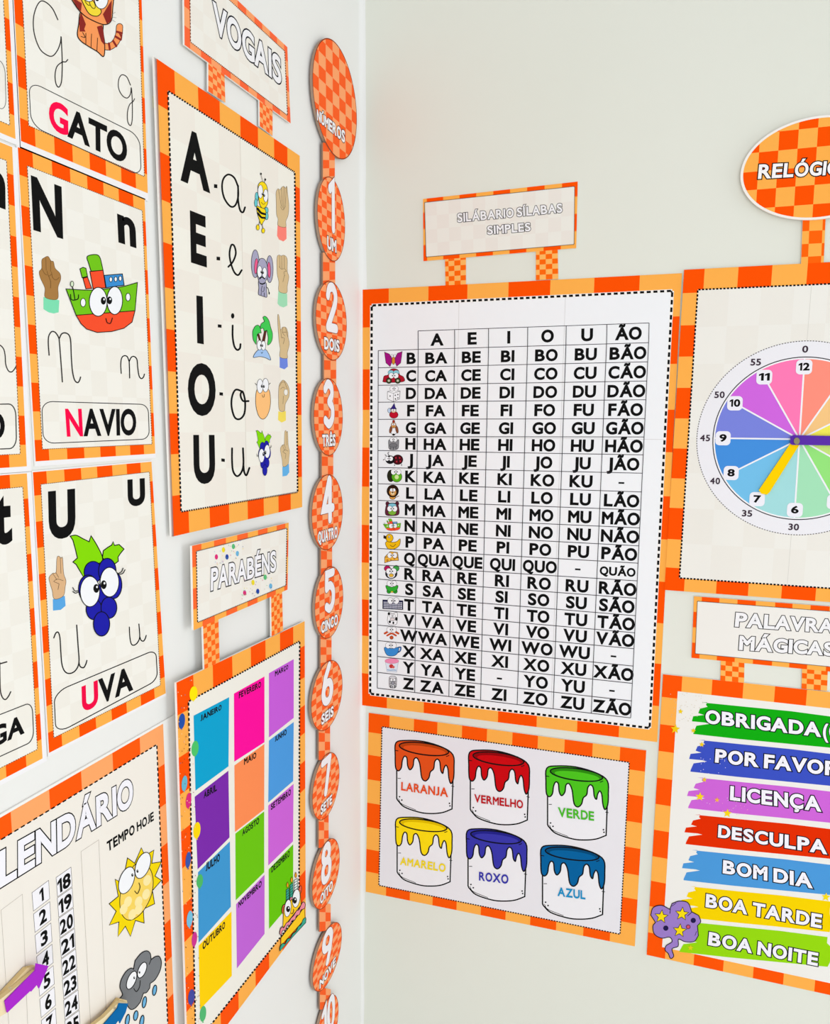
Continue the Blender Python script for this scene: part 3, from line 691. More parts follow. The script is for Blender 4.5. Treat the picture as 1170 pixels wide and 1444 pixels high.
for k in range(150):
    x, y = Hb(rr.uniform(.0, .09), rr.uniform(.05, .99)); a.oval(x, y, .5, .9, rr.choice(['#7A4A2A', '#F4C09A', '#A0522D', '#FFD9A0', '#6F6F80']), n=8)
a.build('confetti_specks', Bp)['kind'] = 'stuff'
zF = view(380, 1200, .169)
a = Art(PB, zF, .0005); MINT = '#3BA98F'; PNK = '#EF8E9E'
for q, c in (([(138, 425), (138, 325), (162, 308), (165, 405)], MINT), ([(170, 400), (170, 285), (195, 265), (197, 385)], MINT), ([(205, 375), (205, 245), (232, 230), (235, 350)], '#E9EFEA')):
    a.poly(q, c, 4)
    (x0, y0), (x1, y1) = q[1], q[2]
    for k in range(1, 5): a.line([(x0, y0 + 22 * k), (x1, y1 + 22 * k - 4)], 5, '#1F5A55')
for x, y in ((150, 290), (184, 248), (219, 208)): a.poly(smooth([(x, y - 30), (x + 9, y - 4), (x, y + 16), (x - 8, y - 2)], True), '#F6A31C', 3)
a.oval(118, 485, 14, 38, '#E8624A', 4, 8).oval(255, 325, 12, 36, '#E8624A', 4, 8).oval(182, 405, 12, 20, '#E98A9A', 3)
a.poly([(112, 640), (118, 470), (190, 400), (255, 330), (263, 450)], '#FFCB1F', 5)
a.poly([(95, 725), (290, 470), (297, 565), (95, 790)], '#FFCB1F', 5)
a.poly(smooth([(85, 690), (90, 655), (105, 632), (118, 642), (140, 600), (160, 590), (180, 560), (200, 540), (225, 500), (245, 490), (268, 440), (285, 425), (298, 445), (290, 480), (262, 492), (250, 530), (225, 540), (212, 575), (188, 580), (170, 620), (150, 620), (130, 660), (108, 665), (98, 700)], True, 3), PNK, 5)
a.poly(smooth([(86, 835), (88, 800), (110, 770), (130, 775), (150, 735), (175, 725), (195, 690), (220, 672), (240, 630), (262, 615), (280, 570), (302, 557), (302, 598)], False, 3), MINT, 5)
a.eye(152, 478, 27, 72, 155, 485, 17, 4, 6).eye(222, 395, 31, 76, 210, 412, 18, 4, 6).line([(180, 520), (192, 522), (202, 500), (200, 488)], 5)
a.build('birthday_cake_picture', Bp)

# ================================================================== wall_left : calendar poster
c5 = view(0, 1010, .30058)
PC = Plane('L', 0.0022)
kTR = c5(765, 35); kBR = sight(PC.along(PC.at(*kTR), -.004, -.46)); kTL, kBL = rect_from(PC, kTR, kBR, .60, 0)
kq = [kBL, kBR, kTR, kTL]
K = thing('calendar_poster', 'calendar poster with white outlined title, day numbers, sun and rain cloud', 'poster', foot(PC, kq))
Hk = hmap(homog(UNIT, kq))
ubk = measured(kq, [c5(x, 0)[0] for x in (765, 655, 527, 380, 230, 50)], 0, 'top')
dk = (ubk[-1] - ubk[0]) / (len(ubk) - 1)
while ubk[0] > 0: ubk.insert(0, ubk[0] - dk)
vbk = [1 - x for x in evenly(0, 1, 9)][::-1]
flipk = 1 if (len(ubk) - 2 + len(vbk) - 2) % 2 == 0 else 0
plate('paper', K, PC, Hk, [(-.02, -.02), (1.045, -.02), (1.045, 1.006), (-.02, 1.006)], [-1, 2], [-1, 2], '#F2F0EC', '#F2F0EC', .0018)
a = Art(PC, Hk, .00006); BB = {0: [], 1: []}
for i in range(len(ubk) - 1):
    for j in range(len(vbk) - 1): BB[(i + j + flipk) % 2].append([(max(0, ubk[i]), vbk[j]), (min(1, ubk[i + 1]), vbk[j]), (min(1, ubk[i + 1]), vbk[j + 1]), (max(0, ubk[i]), vbk[j + 1])])
a.polys(BB[0], '#FF5A0C', bump=False); a.polys(BB[1], '#FFA768', bump=False); a.build('border', K)
Hki = hmap(np.linalg.inv(homog(UNIT, kq)))
iu = Hki(*c5(752, 165))
ki = inset(kq, .04, .022, .05, 1 - Hki(*c5(380, 350))[1])
page('page', K, PC, ki, 1, 1, '#F0E9DF'); dashes(Art(PC), ki, (74, 60), 1.9).build('dashed_outline', K)
Art(PC, c5).text('LENDÁRIO', (-8, 818), (629, 418), (624, 276), (-8, 632), '#F3F0F6', .055, .06, edge=.042).text('CA', (-290, 1010), (-20, 828), (-20, 640), (-290, 795), '#F3F0F6', .055, .06, edge=.042).build('title_lettering', K)
Art(PC, c5).text('TEMPO HOJE', (504, 638), (722, 488), (720, 446), (500, 590), BLACK, .05, .1).build('subtitle_lettering', K)
for q in ([(45, 1500), (132, 1500), (105, 835), (5, 910)], [(428, 1500), (503, 1500), (463, 580), (380, 635)]):
    Art(PC, c5).line(q, 1.6, '#B9AFA4', closed=True, curve=False).build('marker_track', K)
def day(n, TL, TR, h, box):
    BL, BR = (TL[0] + 7, TL[1] + h), (TR[0] + 5.2, TR[1] + h)
    o = Art(PC, c5).poly([BL, BR, TR, TL], '#F3F0F4', 1.8, '#4A4648').build('day_box', K)
    H = hmap(homog(UNIT, [BL, BR, TR, TL])); x0, x1, y0, y1 = box
    Art(PC, c5, .0003).text(str(n), H(x0, y0), H(x1, y0), H(x1, y1), H(x0, y1), BLACK, .05, .06).build('day_number', o)
for k in range(1, 8): day(k, (150 + 7.3 * (k - 1), 828 + 100 * (k - 1)), (228 + 5.4 * (k - 1), 770 + 100 * (k - 1)), 86, (.31, .76, .13, .88) if k > 1 else (.42, .66, .16, .86))
for k in range(18, 26): day(k, (263 + 5.9 * (k - 18), 757 + 96 * (k - 18)), (333 + 5.5 * (k - 18), 708 + 96 * (k - 18)), 90, (.05, .93, .1, .82))
a = Art(PC, c5, .0003)
a.poly([(663, 617), (680, 655), (722, 628), (712, 690), (757, 683), (727, 750), (757, 770), (715, 818), (725, 880), (672, 905), (676, 970), (635, 958), (612, 1033), (588, 985), (553, 1035), (558, 965), (513, 980), (545, 915), (512, 880), (555, 845), (540, 765), (575, 785), (598, 665), (632, 690)], '#F5D70A', 3.5)
a.blob([(640, 690), (695, 705), (718, 765), (708, 845), (665, 922), (610, 957), (572, 930), (562, 860), (580, 780)], '#F8D462', 3.5)
for x, y in ((600, 870), (650, 870), (690, 770), (685, 835), (580, 905), (620, 930), (650, 905), (600, 800)): a.oval(x, y, 17, 26, '#FBE8A6', rot=20)
a.eye(594, 770, 33, 66, 621, 745, 5, 3.5, 20).eye(670, 700, 32, 64, 645, 727, 5, 3.5, 20).line([(632, 820), (645, 832), (657, 803), (652, 782)], 3.5)
a.build('sun_picture', K)
zK = view(130, 1340, .1111)
a = Art(PC, zK, .0003)
for x, y, rx, ry in ((792, 508, 24, 66), (662, 660, 24, 72), (553, 830, 26, 62), (447, 890, 24, 76), (630, 905, 24, 80)): a.oval(x, y, rx, ry, '#6FB2DC', 12, 10)
a.poly(smooth([(345, 615), (385, 560), (352, 470), (370, 370), (430, 270), (490, 228), (524, 240)]) + smooth([(545, 130), (620, 40), (690, 8), (735, 40), (748, 118)]) + smooth([(800, 80), (850, 78), (878, 150), (860, 260), (800, 370), (735, 422)]) + smooth([(730, 480), (690, 535), (650, 545)]) + smooth([(610, 660), (550, 730), (495, 752), (455, 715), (430, 650)]), '#7A7C7F', 11)
a.line([(748, 118), (735, 150), (722, 180)], 9)
a.eye(500, 380, 52, 122, 533, 350, 11, 11, 22).eye(633, 252, 48, 106, 600, 280, 11, 11, 22).line([(528, 485), (560, 525), (600, 470), (610, 385)], 9)
a.build('rain_cloud_picture', K)

# clothes pegs clipped on the calendar, each with a card arrow glued on
def peg(label, f, back, front, spring, arrow, col):
    root = thing('clothes_peg', label, 'clothes peg', Plane('L', .003).at(*f(*back[0])), 'arrow clothes pegs on the calendar')
    plate('wooden_jaw', root, Plane('L', .0085), f, back, [-3000, 3000], [-3000, 3000], '#E9D4A4', '#E9D4A4', .005, '#D8BC86')
    plate('wooden_jaw', root, Plane('L', .0140), f, front, [-3000, 3000], [-3000, 3000], '#EFDDB2', '#EFDDB2', .005, '#DDC38E')
    a = Art(Plane('L', .0142), f)
    for k in range(3): a.line([(spring[0] + k * 9, spring[1] - k * 6), (spring[0] + 30 + k * 9, spring[1] + 26 - k * 6)], 7, '#B9A98C')
    a.build('spring', root)
    plate('arrow', root, Plane('L', .0158), f, arrow, [-3000, 3000], [-3000, 3000], col, col, .0012, col) if convex(arrow) else solid('arrow', root, Plane('L', .0158), f, arrow, col, .0012)
def convex(p): return False
def solid(name, parent, plane, f, pts, col, th):
    a = Art(plane, f, 0); a.poly(pts, col); n = len(pts); i0 = len(a.v); a.lift = 0
    for p in pts:
        P = a.P(*p); a.v.append(P); a.v.append(P - plane.n * th)
    for k in range(n): a.f.append([i0 + 2 * k, i0 + 2 * k + 1, i0 + 2 * ((k + 1) % n) + 1, i0 + 2 * ((k + 1) % n)]); a.m.append(0)
    return a.build(name, parent)
zP = view(0, 1340, .11966)
peg('wooden clothes peg with a purple card arrow pointing at day five', zP, [(-140, 720), (90, 458), (320, 212), (425, 185), (425, 260), (-120, 830)], [(-140, 860), (-140, 690), (120, 490), (420, 240), (430, 300), (85, 735)], (95, 440),
    [(60, 600), (418, 238), (428, 155), (572, 186), (535, 275), (462, 452), (438, 405), (368, 488), (360, 478), (88, 735)], '#AA2CC9')
peg('wooden clothes peg with a blue card arrow pointing at the rain cloud', zK, [(-60, 1080), (100, 915), (270, 715), (350, 612), (440, 636), (446, 668), (120, 1120)], [(-60, 1120), (-60, 1010), (150, 850), (350, 650), (445, 660), (200, 1040)], (270, 735),
    [(100, 1000), (325, 735), (343, 672), (456, 678), (425, 790), (352, 930), (338, 885), (240, 1020)], '#0A68A8')

# ================================================================== wall_left : hanging number strip
PN = Plane('L', 0.0085)
S = thing('number_strip', 'orange chequered vertical strip of number discs headed NÚMEROS', 'number strip', PN.at(459, 1440))
def seg(x0, y0, x1, y1):
    q = [(x0, y1 + 4), (x1, y1 + 1), (x1, y0 - 1), (x0, y0 - 4)]
    n = max(3, round((y1 - y0) / 10.5))
    plate('link', S, PN, hmap(homog(UNIT, q)), SQ, evenly(0, 1, 2), evenly(0, 1, n), '#FF6226', '#FFA66E', .003, '#9C7B66', lift=-.0012)
for g in ((455.3, 205, 472, 258), (455.3, 360, 472.5, 405), (456.8, 498, 474, 545), (453.7, 634, 469.8, 680), (452.5, 768, 468.2, 810), (451.9, 894, 467.4, 942), (449.4, 1024, 465.4, 1068), (449.4, 1150, 463.3, 1192), (450.4, 1276, 466.2, 1310), (451, 1396, 466.2, 1420)): seg(*g)
DIGIT = {'1': [[(-.12, .72), (.12, .88), (.12, -.2)]], '2': [[(-.25, .62), (-.15, .82), (.08, .86), (.24, .7), (.2, .45), (-.05, .1), (-.26, -.17)], [(-.26, -.17), (.28, -.17)]],
 '3': [[(-.24, .72), (-.05, .86), (.18, .78), (.22, .58), (.02, .4)], [(.02, .4), (.25, .25), (.25, -.02), (.02, -.18), (-.24, -.08)]],
 '4': [[(.1, .86), (-.28, .1), (.32, .1)], [(.14, .84), (.14, -.2)]], '5': [[(.26, .82), (-.18, .82), (-.2, .42)], [(-.2, .42), (.05, .48), (.26, .3), (.24, -.02), (.02, -.18), (-.22, -.08)]],
 '6': [[(.26, .12), (.18, .32), (0, .38), (-.18, .30), (-.26, .1), (-.18, -.1), (0, -.18), (.18, -.1), 'loop'], [(.12, .86), (-.12, .56), (-.24, .2)]],
 '7': [[(-.26, .82), (.28, .82)], [(.26, .8), (-.05, -.2)]], '8': [[(.0, .42), (-.18, .5), (-.22, .66), (-.14, .82), (.0, .87), (.14, .82), (.22, .66), (.18, .5), 'loop'], [(.0, .38), (-.2, .3), (-.26, .1), (-.18, -.12), (.0, -.19), (.18, -.12), (.26, .1), (.2, .3), 'loop']],
 '9': [[(.26, .58), (.18, .36), (0, .3), (-.18, .37), (-.26, .58), (-.18, .79), (0, .87), (.18, .79), 'loop'], [(.24, .5), (.14, .12), (-.02, -.2)]],
 '0': [[(0, .86), (-.18, .74), (-.25, .34), (-.18, -.06), (0, -.19), (.18, -.06), (.25, .34), (.18, .74), 'loop']]}
def disc(L, R, top, bot, word, digit, ww, cu, cv, ca='#FF6226', cb='#FFA66E'):
    ym = (top[1] + bot[1]) / 2
    A, B, T, D = PN.at(L, ym), PN.at(R, ym), PN.at(*top), PN.at(*bot)
    cy_, cz = (A[1] + B[1]) / 2, (T[2] + D[2]) / 2; rh, rv = abs(B[1] - A[1]) / 2, (T[2] - D[2]) / 2
    fr = lambda u, v: sight((PN.p[0], cy_ + u * rh, cz + v * rv))
    ring = [(math.cos(2 * math.pi * k / 72), math.sin(2 * math.pi * k / 72)) for k in range(72)]
    o = plate('disc', S, PN, fr, ring, evenly(-1.05, 1.05, cu), evenly(-1.03, 1.03, cv), ca, cb, .005, '#A98F7C', label='disc with ' + word)
    Art(PN, fr, .0001).line(ring, .018, '#8E3A1E', closed=True, curve=False).build('edge_line', o)
    if digit:
        a = Art(PN, fr, .0002); n = len(digit)
        for i, ch in enumerate(digit):
            off = (i - (n - 1) / 2) * .62
            for p in DIGIT[ch]: q = [t for t in p if t != 'loop']; a.line([(x + off, y) for x, y in q], .27, '#8E4A3A', curve=len(q) > 3, closed='loop' in p)
        for i, ch in enumerate(digit):
            off = (i - (n - 1) / 2) * .62
            for p in DIGIT[ch]: q = [t for t in p if t != 'loop']; a.line([(x + off, y) for x, y in q], .235, '#F3F0F2', curve=len(q) > 3, closed='loop' in p)
        a.build('numeral', o)
        Art(PN, fr, .0002).text(word, (-ww / 2, -.78), (ww / 2, -.78), (ww / 2, -.43), (-ww / 2, -.43), '#F6F3F4', .065, .09, edge=.07, ec='#3A2320').build('number_word', o)
    return o
o = disc(441, 502.7, (453.5, 39.7), (471.5, 218.9), 'NÚMEROS', '', 0, 7, 9)
zN = view(430, 30, .1384)
Art(PN, zN, .0002).text('NÚMEROS', (120, 1012), (408, 1254), (412, 1118), (118, 886), '#F6F3F4', .06, .08, edge=.065, ec='#3A2320').build('title_lettering', o)
for args in ((447.6, 486.2, (463.2, 248.2), (469.7, 368.3), 'UM', '1', .72), (445.4, 488.6, (464.3, 396.2), (468.6, 507.7), 'DOIS', '2', 1.04), (442.5, 483, (466.2, 534.1), (462, 642.3), 'TRÊS', '3', .95),
             (439.6, 483, (462, 669.4), (461.2, 775.3), 'QUATRO', '4', 1.3), (443.9, 483.7, (466.8, 798.7), (459, 902.3), 'CINCO', '5', 1.22), (438.7, 482.7, (466.8, 929.9), (453.2, 1034.4), 'SEIS', '6', .82),
             (440.3, 478.4, (469.7, 1055.4), (452.3, 1160.4), 'SETE', '7', .88), (440, 478.8, (466.8, 1179.8), (451.3, 1287.3), 'OITO', '8', .95), (440.5, 481.8, (471.3, 1296.7), (449.3, 1406.5), 'NOVE', '9', 1.15), (446, 477.2, (467, 1402), (450, 1508), 'DEZ', '10', .8)):
    disc(*args, 6, 12)
# ================================================================== wall_right : syllable poster
d3, d4, d5, d6, d7 = view(500, 240, .30769), view(500, 440, .20779), view(500, 720, .20779), view(720, 380, .23551), view(720, 700, .24928)
PS = Plane('R', 0.0028)
sq = [(508.9, 994.3), (926.4, 1046.5), (961.4, 385.2), (508.9, 408.6)]
si = [d5(105, 1243), d7(785, 1310), d6(967, 128), d3(78, 620)]
ssq = V4(d3, (315, 417), (1015, 357), (1022, 52), (313, 132))
Y = thing('syllable_poster', 'tall poster with a table of syllables from BA to ZÃO and small pictures', 'poster', foot(PS, sq))
plate('board', Y, PS, hmap(homog(UNIT, sq)), SQ, [0] + measured(sq, [548, 604, 659, 717, 776, 838, 902], 0, 'top'),
      [0] + measured(sq, [949, 896, 845, 793, 740, 686, 631, 578, 521, 462], 1, 'left'), DARK, LIGHT, .002)
page('page', Y, PS, si, 1, 1, '#F2F3F5')
a = dashes(Art(PS, PX, .00016), si, (50, 62), 4.6, '#F6F3EE', .99); dashes(a, si, (50, 62), 3.2); a.build('dashed_outline', Y)
Hs = hmap(homog(UNIT, sq)); Hsi = hmap(homog(UNIT, si)); Hsinv = hmap(np.linalg.inv(homog(UNIT, si)))
a = Art(PS, PX, .00014)
for p, q in ((Hsi(Hsinv(647, 430)[0], 0), Hsi(Hsinv(647, 430)[0], 1)), (Hsi(Hsinv(797, 420)[0], 0), Hsi(Hsinv(797, 420)[0], 1)), (Hsi(0, Hsinv(530, 616)[1]), Hsi(1, Hsinv(530, 616)[1]))): a.line([p, q], .7, '#DAD8D8', caps=False)
a.build('paper_seams', Y)
plate('sign_board', Y, PS, hmap(homog(UNIT, ssq)), SQ, [0] + measured(ssq, [d3(x, 0)[0] for x in (330, 405, 480, 557, 635, 712, 790, 870, 950)], 0, 'top'), [0, .26, .52, .78, 1], LIGHT, DARK, .002, flip=1)
ssi = V4(d3, (327, 398), (1005, 340), (1008, 74), (320, 148))
page('sign_page', Y, PS, ssi, 12, 4, '#EDEAE1', '#EBE5DC'); dashes(Art(PS), ssi, (86, 34), 1.1).build('sign_outline', Y)
for q in ([(416, 532), (510, 527), (510, 385), (413, 395)], [(830, 504), (933, 498), (930, 358), (830, 366)]):
    q = V4(d3, *q); plate('connector', Y, PS, hmap(homog(UNIT, q)), SQ, [0, .17, .45, .74, 1], evenly(0, 1, 6), '#FF6A0C', '#FFB862', .0018, lift=-.0001)
Art(PS, d3).text('SILÁBARIO SÍLABAS', (469, 242), (954, 196), (952, 149), (467, 196), '#F3F1F3', .045, .12, edge=.07).build('title_lettering', Y)
Art(PS, d3).text('SIMPLES', (606, 298), (809, 281), (807, 237), (604, 254), '#F3F1F3', .045, .12, edge=.07).build('title_lettering', Y)
YL = [494.4, 518.6, 543.3, 567.2, 591.3, 615.6, 635.3, 659.2, 682.1, 705.6, 728.4, 750.5, 773.4, 796.5, 816.6, 838.4, 860.3, 881.5, 903.3, 925.7, 948.2, 970.4]
YR = [483.2, 510.2, 537.3, 563.7, 590.3, 616.2, 641.4, 667.3, 693.7, 719.2, 744.4, 769.8, 794.2, 819.2, 843.8, 868.3, 892.4, 914.9, 939.3, 963.7, 988.4, 1012.4]
TX = [0, .1477, .2825, .4078, .5523, .6942, .8445, 1]
def lx(i): return 533.2 - 1.4 * i / 21
def rx_(i): return 914.3 - 25.3 * i / 21
def node(j, i):
    if i < 0: return (589.3 + (915 - 589.3) * (TX[j] - TX[1]) / (1 - TX[1]), 466.6 + (455.4 - 466.6) * (TX[j] - TX[1]) / (1 - TX[1]))
    t = TX[j]; return (lx(i) + (rx_(i) - lx(i)) * t, YL[i] + (YR[i] - YL[i]) * t)
a = Art(PS, PX, .0002); LN = '#3C3A3E'
a.line([node(1, -1), node(7, -1)], .9, LN, caps=False)
for i in range(22): a.line([node(0, i), node(7, i)], .9, LN, caps=False)
for j in range(8): a.line([node(j, -1 if j else 0), node(j, 0), node(j, 21)], .9, LN, curve=False, caps=False)
a.build('table_grid', Y)
def cell_text(a, t, j, i, xc=.5, capf=.66, kx=1.05, dy=0.0):
    q = [node(j, i + 1), node(j + 1, i + 1), node(j + 1, i), node(j, i)]; H = hmap(homog(UNIT, q))
    cw = q[1][0] - q[0][0]; rh = q[0][1] - q[3][1]; capf *= (22.7 + .42 * j) / rh if i >= 0 else 1; b = .056; _, W = layout(t, .085 + 2 * b, flat_j=False)
    w = (W + 2 * b) / (1 + 2 * b) * capf * rh * kx / cw; y0 = .5 - capf / 2 + dy
    a.text(t, H(xc - w / 2, y0), H(xc + w / 2, y0), H(xc + w / 2, y0 + capf), H(xc - w / 2, y0 + capf), BLACK, b, .085, flat_j=False)
for j, t in enumerate(('A', 'E', 'I', 'O', 'U', 'ÃO'), 1):
    a = Art(PS, PX, .0002); cell_text(a, t, j, -1, .52, .66); a.build('column_heading', Y)
ROWS = 'BCDFGHJKLMNPQRSTVWXYZ'
SYL = {'K': ('KA', 'KE', 'KI', 'KO', 'KU', '-'), 'Q': ('QUA', 'QUE', 'QUI', 'QUO', '-', 'QUÃO'), 'W': ('WA', 'WE', 'WI', 'WO', 'WU', '-'), 'Y': ('YA', 'YE', '-', 'YO', 'YU', '-')}
for i, r in enumerate(ROWS):
    row = SYL.get(r) or tuple(r + e for e in ('A', 'E', 'I', 'O', 'U', 'ÃO'))
    a = Art(PS, PX, .0002); cell_text(a, r, 0, i, .83, .71, 1.0)
    ro = a.build('syllable_row', Y, 'row of syllables starting with ' + r)
    for j, t in enumerate(row, 1):
        a = Art(PS, PX, .0002)
        if t == '-':
            q = [node(j, i + 1), node(j + 1, i + 1), node(j + 1, i), node(j, i)]; H = hmap(homog(UNIT, q)); a.line([H(.43, .45), H(.57, .45)], 2.4, BLACK, caps=False); a.build('hyphen', ro); continue
        if t == 'QUÃO': cell_text(a, t, j, i, .5, .48, 1.06, -.04)
        else: cell_text(a, t, j, i, .5 if j < 6 else .52, .69 if j < 6 else .70, 1.04 if len(t) < 3 or j == 6 else .97, -.02)
        a.build('syllable', ro)
W_ = '#F6F6F8'
def icon(name, f, draw):
    a = Art(PS, f, .00025); draw(a); a.build(name, Y)
def _butterfly(a):
    for p in ([(202, 272), (235, 285), (258, 325), (240, 370), (212, 345)], [(322, 268), (290, 280), (268, 325), (285, 368), (312, 345)]): a.poly(p, '#A3157F', 3, '#4E0C3C')
    a.oval(263, 330, 11, 26, '#D98E2E', 2); small_eyes(a, 263, 297, 8, 9)
icon('butterfly_picture', d4, _butterfly)
def _car(a):
    a.blob([(193, 462), (200, 435), (228, 425), (238, 395), (265, 384), (295, 395), (305, 425), (330, 440), (335, 470), (265, 478), (196, 475)], '#B3182B', 3)
    a.oval(246, 410, 20, 15, '#8FD0DD', 2).oval(282, 410, 20, 15, '#8FD0DD', 2); small_eyes(a, 264, 432, 16, 17)
    for x in (232, 292): a.oval(x, 466, 18, 19, '#3A4528', 3).oval(x, 466, 8, 8, '#C9C9B0')
icon('car_picture', d4, _car)
def _dice(a):
    a.poly([(222, 540), (265, 530), (308, 537), (304, 590), (262, 608), (222, 590)], W_, 2.5); a.line([(222, 540), (263, 552), (308, 537)], 2, curve=False).line([(263, 552), (262, 608)], 2)
    for x, y in ((240, 570), (275, 565), (293, 560), (276, 590), (293, 583)): a.oval(x, y, 4, 5, BLACK)
    small_eyes(a, 267, 520, 14, 15)
icon('dice_picture', d4, _dice)
def _fairy(a):
    a.oval(265, 697, 29, 24, '#C3142E', 3); a.oval(235, 668, 12, 16, '#BFD2EA', 2); a.oval(263, 668, 18, 16, '#EBC7A6', 2); a.poly([(240, 660), (255, 640), (268, 618), (275, 645), (284, 658)], '#36277A', 2); small_eyes(a, 263, 666, 7, 7, 1)
icon('fairy_picture', d4, _fairy)
def _hen(a):
    a.oval(265, 800, 24, 32, W_, 2.5).oval(245, 797, 9, 26, '#8A5136', 2, 12).oval(286, 797, 9, 26, '#8A5136', 2, -12).oval(264, 768, 17, 20, '#D9A06A', 2).oval(264, 742, 8, 9, '#A83222', 2)
    a.poly([(258, 775), (272, 775), (265, 786)], '#F0A020', 1).oval(264, 832, 9, 7, BLACK); small_eyes(a, 264, 762, 6, 6, 1)
icon('hen_picture', d4, _hen)
def _hippo(a):
    a.blob([(232, 868), (250, 878), (280, 878), (297, 866), (298, 895), (290, 930), (238, 932), (230, 900)], '#8C8C90', 3); a.oval(262, 905, 26, 14, '#77777B', 2); small_eyes(a, 263, 866, 12, 13)
    for x in (244, 262, 280): a.line([(x, 918), (x, 932)], 3)
icon('hippopotamus_picture', d4, _hippo)
def _lady(a):
    a.oval(292, 1002, 35, 33, '#4A141C', 3); a.line([(290, 970), (300, 1034)], 3)
    for x, y in ((280, 990), (305, 990), (310, 1012), (285, 1015)): a.oval(x, y, 5, 6, '#C0283A')
    a.oval(240, 1002, 30, 28, '#17171A', 2); small_eyes(a, 233, 995, 13, 14)
    for p in ([(232, 972), (225, 958), (232, 952)], [(215, 978), (206, 968)], [(200, 1000), (194, 1004)], [(272, 1035), (270, 1043)], [(318, 1032), (318, 1043)]): a.line(p, 4)
icon('ladybird_picture', d4, _lady)
def _kiwi(a):
    a.oval(245, 1112, 24, 40, '#2A2A1C', 3).oval(285, 1118, 35, 36, '#5FB422', 3).oval(285, 1120, 14, 15, '#D6EBA0'); small_eyes(a, 280, 1085, 17, 17)
icon('kiwi_picture', d4, _kiwi)
def _lion(a):
    a.line([(270, 1262), (285, 1255), (300, 1248)], 4, '#6A3D14'); a.oval(257, 1255, 20, 17, '#E0A04C', 3).oval(258, 1215, 40, 42, '#2E1B10', 2).oval(258, 1222, 25, 27, '#DE9B4A', 2); a.oval(258, 1232, 14, 10, '#F0D2A0', 1).oval(258, 1226, 5, 4, BLACK); small_eyes(a, 258, 1208, 9, 10)
icon('lion_picture', d4, _lion)
def _bag(a):
    a.oval(222, 1300, 12, 14, '#5E2438', 2).oval(288, 1300, 12, 14, '#5E2438', 2); a.blob([(212, 1318), (230, 1298), (280, 1298), (297, 1318), (299, 1372), (255, 1382), (210, 1374)], '#63283A', 3)
    a.oval(255, 1312, 28, 14, '#7FC4D6', 2).oval(255, 1360, 27, 18, '#7EB33A', 2); small_eyes(a, 255, 1335, 17, 17)
icon('backpack_picture', d4, _bag)
icon('ship_picture', bbox((408, 785, 848, 1264), (192, 55, 313, 137), d5), lambda a: ship(a))
def _duck(a):
    a.blob([(208, 225), (222, 208), (255, 215), (285, 210), (308, 192), (304, 235), (270, 260), (228, 260)], '#F3BC12', 3); a.oval(236, 186, 25, 27, '#F3BC12', 3); a.poly([(215, 176), (197, 168), (196, 188), (214, 192)], '#2A2014', 2).line([(240, 235), (260, 245), (278, 228)], 3); a.oval(234, 178, 6, 8, W_, 2).oval(233, 179, 2.5, 3.5, BLACK)
icon('duck_picture', d5, _duck)
def _cheese(a):
    a.poly([(203, 355), (204, 315), (240, 278), (290, 284), (298, 338), (250, 340)], '#F5B640', 3); a.line([(204, 318), (296, 302)], 3)
    for x, y, r in ((222, 338, 7), (270, 325, 6), (288, 318, 4), (245, 335, 4)): a.oval(x, y, r, r, '#C9822A', 1)
    small_eyes(a, 255, 304, 17, 16)
icon('cheese_picture', d5, _cheese)
def _rat(a):
    a.oval(221, 393, 21, 19, '#B91D5E', 3).oval(281, 392, 20, 20, '#3FA54A', 3).oval(248, 428, 40, 34, '#23232A', 2).oval(248, 436, 26, 22, W_, 1).oval(248, 440, 15, 11, '#E9B93A', 2); small_eyes(a, 248, 412, 17, 18)
icon('mouse_picture', d5, _rat)
def _frog(a):
    for x in (232, 275): a.oval(x, 548, 14, 14, '#2FA330', 3)
    a.blob([(212, 508), (250, 520), (292, 508), (285, 540), (255, 555), (222, 542)], '#34AE34', 3); a.oval(253, 552, 8, 6, '#E8C53A', 1); small_eyes(a, 252, 495, 16, 17)
icon('frog_picture', d5, _frog)
def _keyb(a):
    a.poly([(190, 606), (327, 612), (327, 672), (190, 666)], '#23254A', 3)
    for r_ in range(4):
        for k in range(12): a.polys([[(197 + k * 10.6, 618 + r_ * 12 + k * .4), (204 + k * 10.6, 618 + r_ * 12 + k * .4), (204 + k * 10.6, 626 + r_ * 12 + k * .4), (197 + k * 10.6, 626 + r_ * 12 + k * .4)]], '#D5D6E4')
    small_eyes(a, 262, 612, 20, 19)
icon('keyboard_picture', d5, _keyb)
def _cow(a):
    a.blob([(232, 692), (258, 700), (286, 690), (290, 720), (286, 765), (270, 776), (236, 774), (222, 750), (226, 715)], W_, 2.5)
    for x, y, rx, ry in ((232, 700, 8, 10), (282, 735, 8, 13), (238, 755, 8, 9), (262, 762, 6, 9)): a.oval(x, y, rx, ry, '#1E1E1E')
    a.oval(256, 738, 16, 10, '#E6D8D8', 2); small_eyes(a, 256, 715, 10, 10)
icon('cow_picture', d5, _cow)
def _wifi(a):
    a.line([(204, 834), (250, 812), (296, 834)], 14, '#C9502A').line([(220, 848), (250, 834), (280, 848)], 12, '#C9502A').oval(250, 862, 12, 12, '#C9502A', 2); small_eyes(a, 250, 808, 16, 17)
icon('signal_picture', d5, _wifi)
def _cup(a):
    a.line([(292, 930), (312, 928), (308, 952), (286, 966)], 9, '#2A5A92'); a.blob([(203, 928), (250, 936), (297, 930), (292, 965), (268, 985), (228, 985), (207, 962)], '#3D8BD2', 3); small_eyes(a, 246, 915, 19, 18)
icon('cup_picture', d5, _cup)
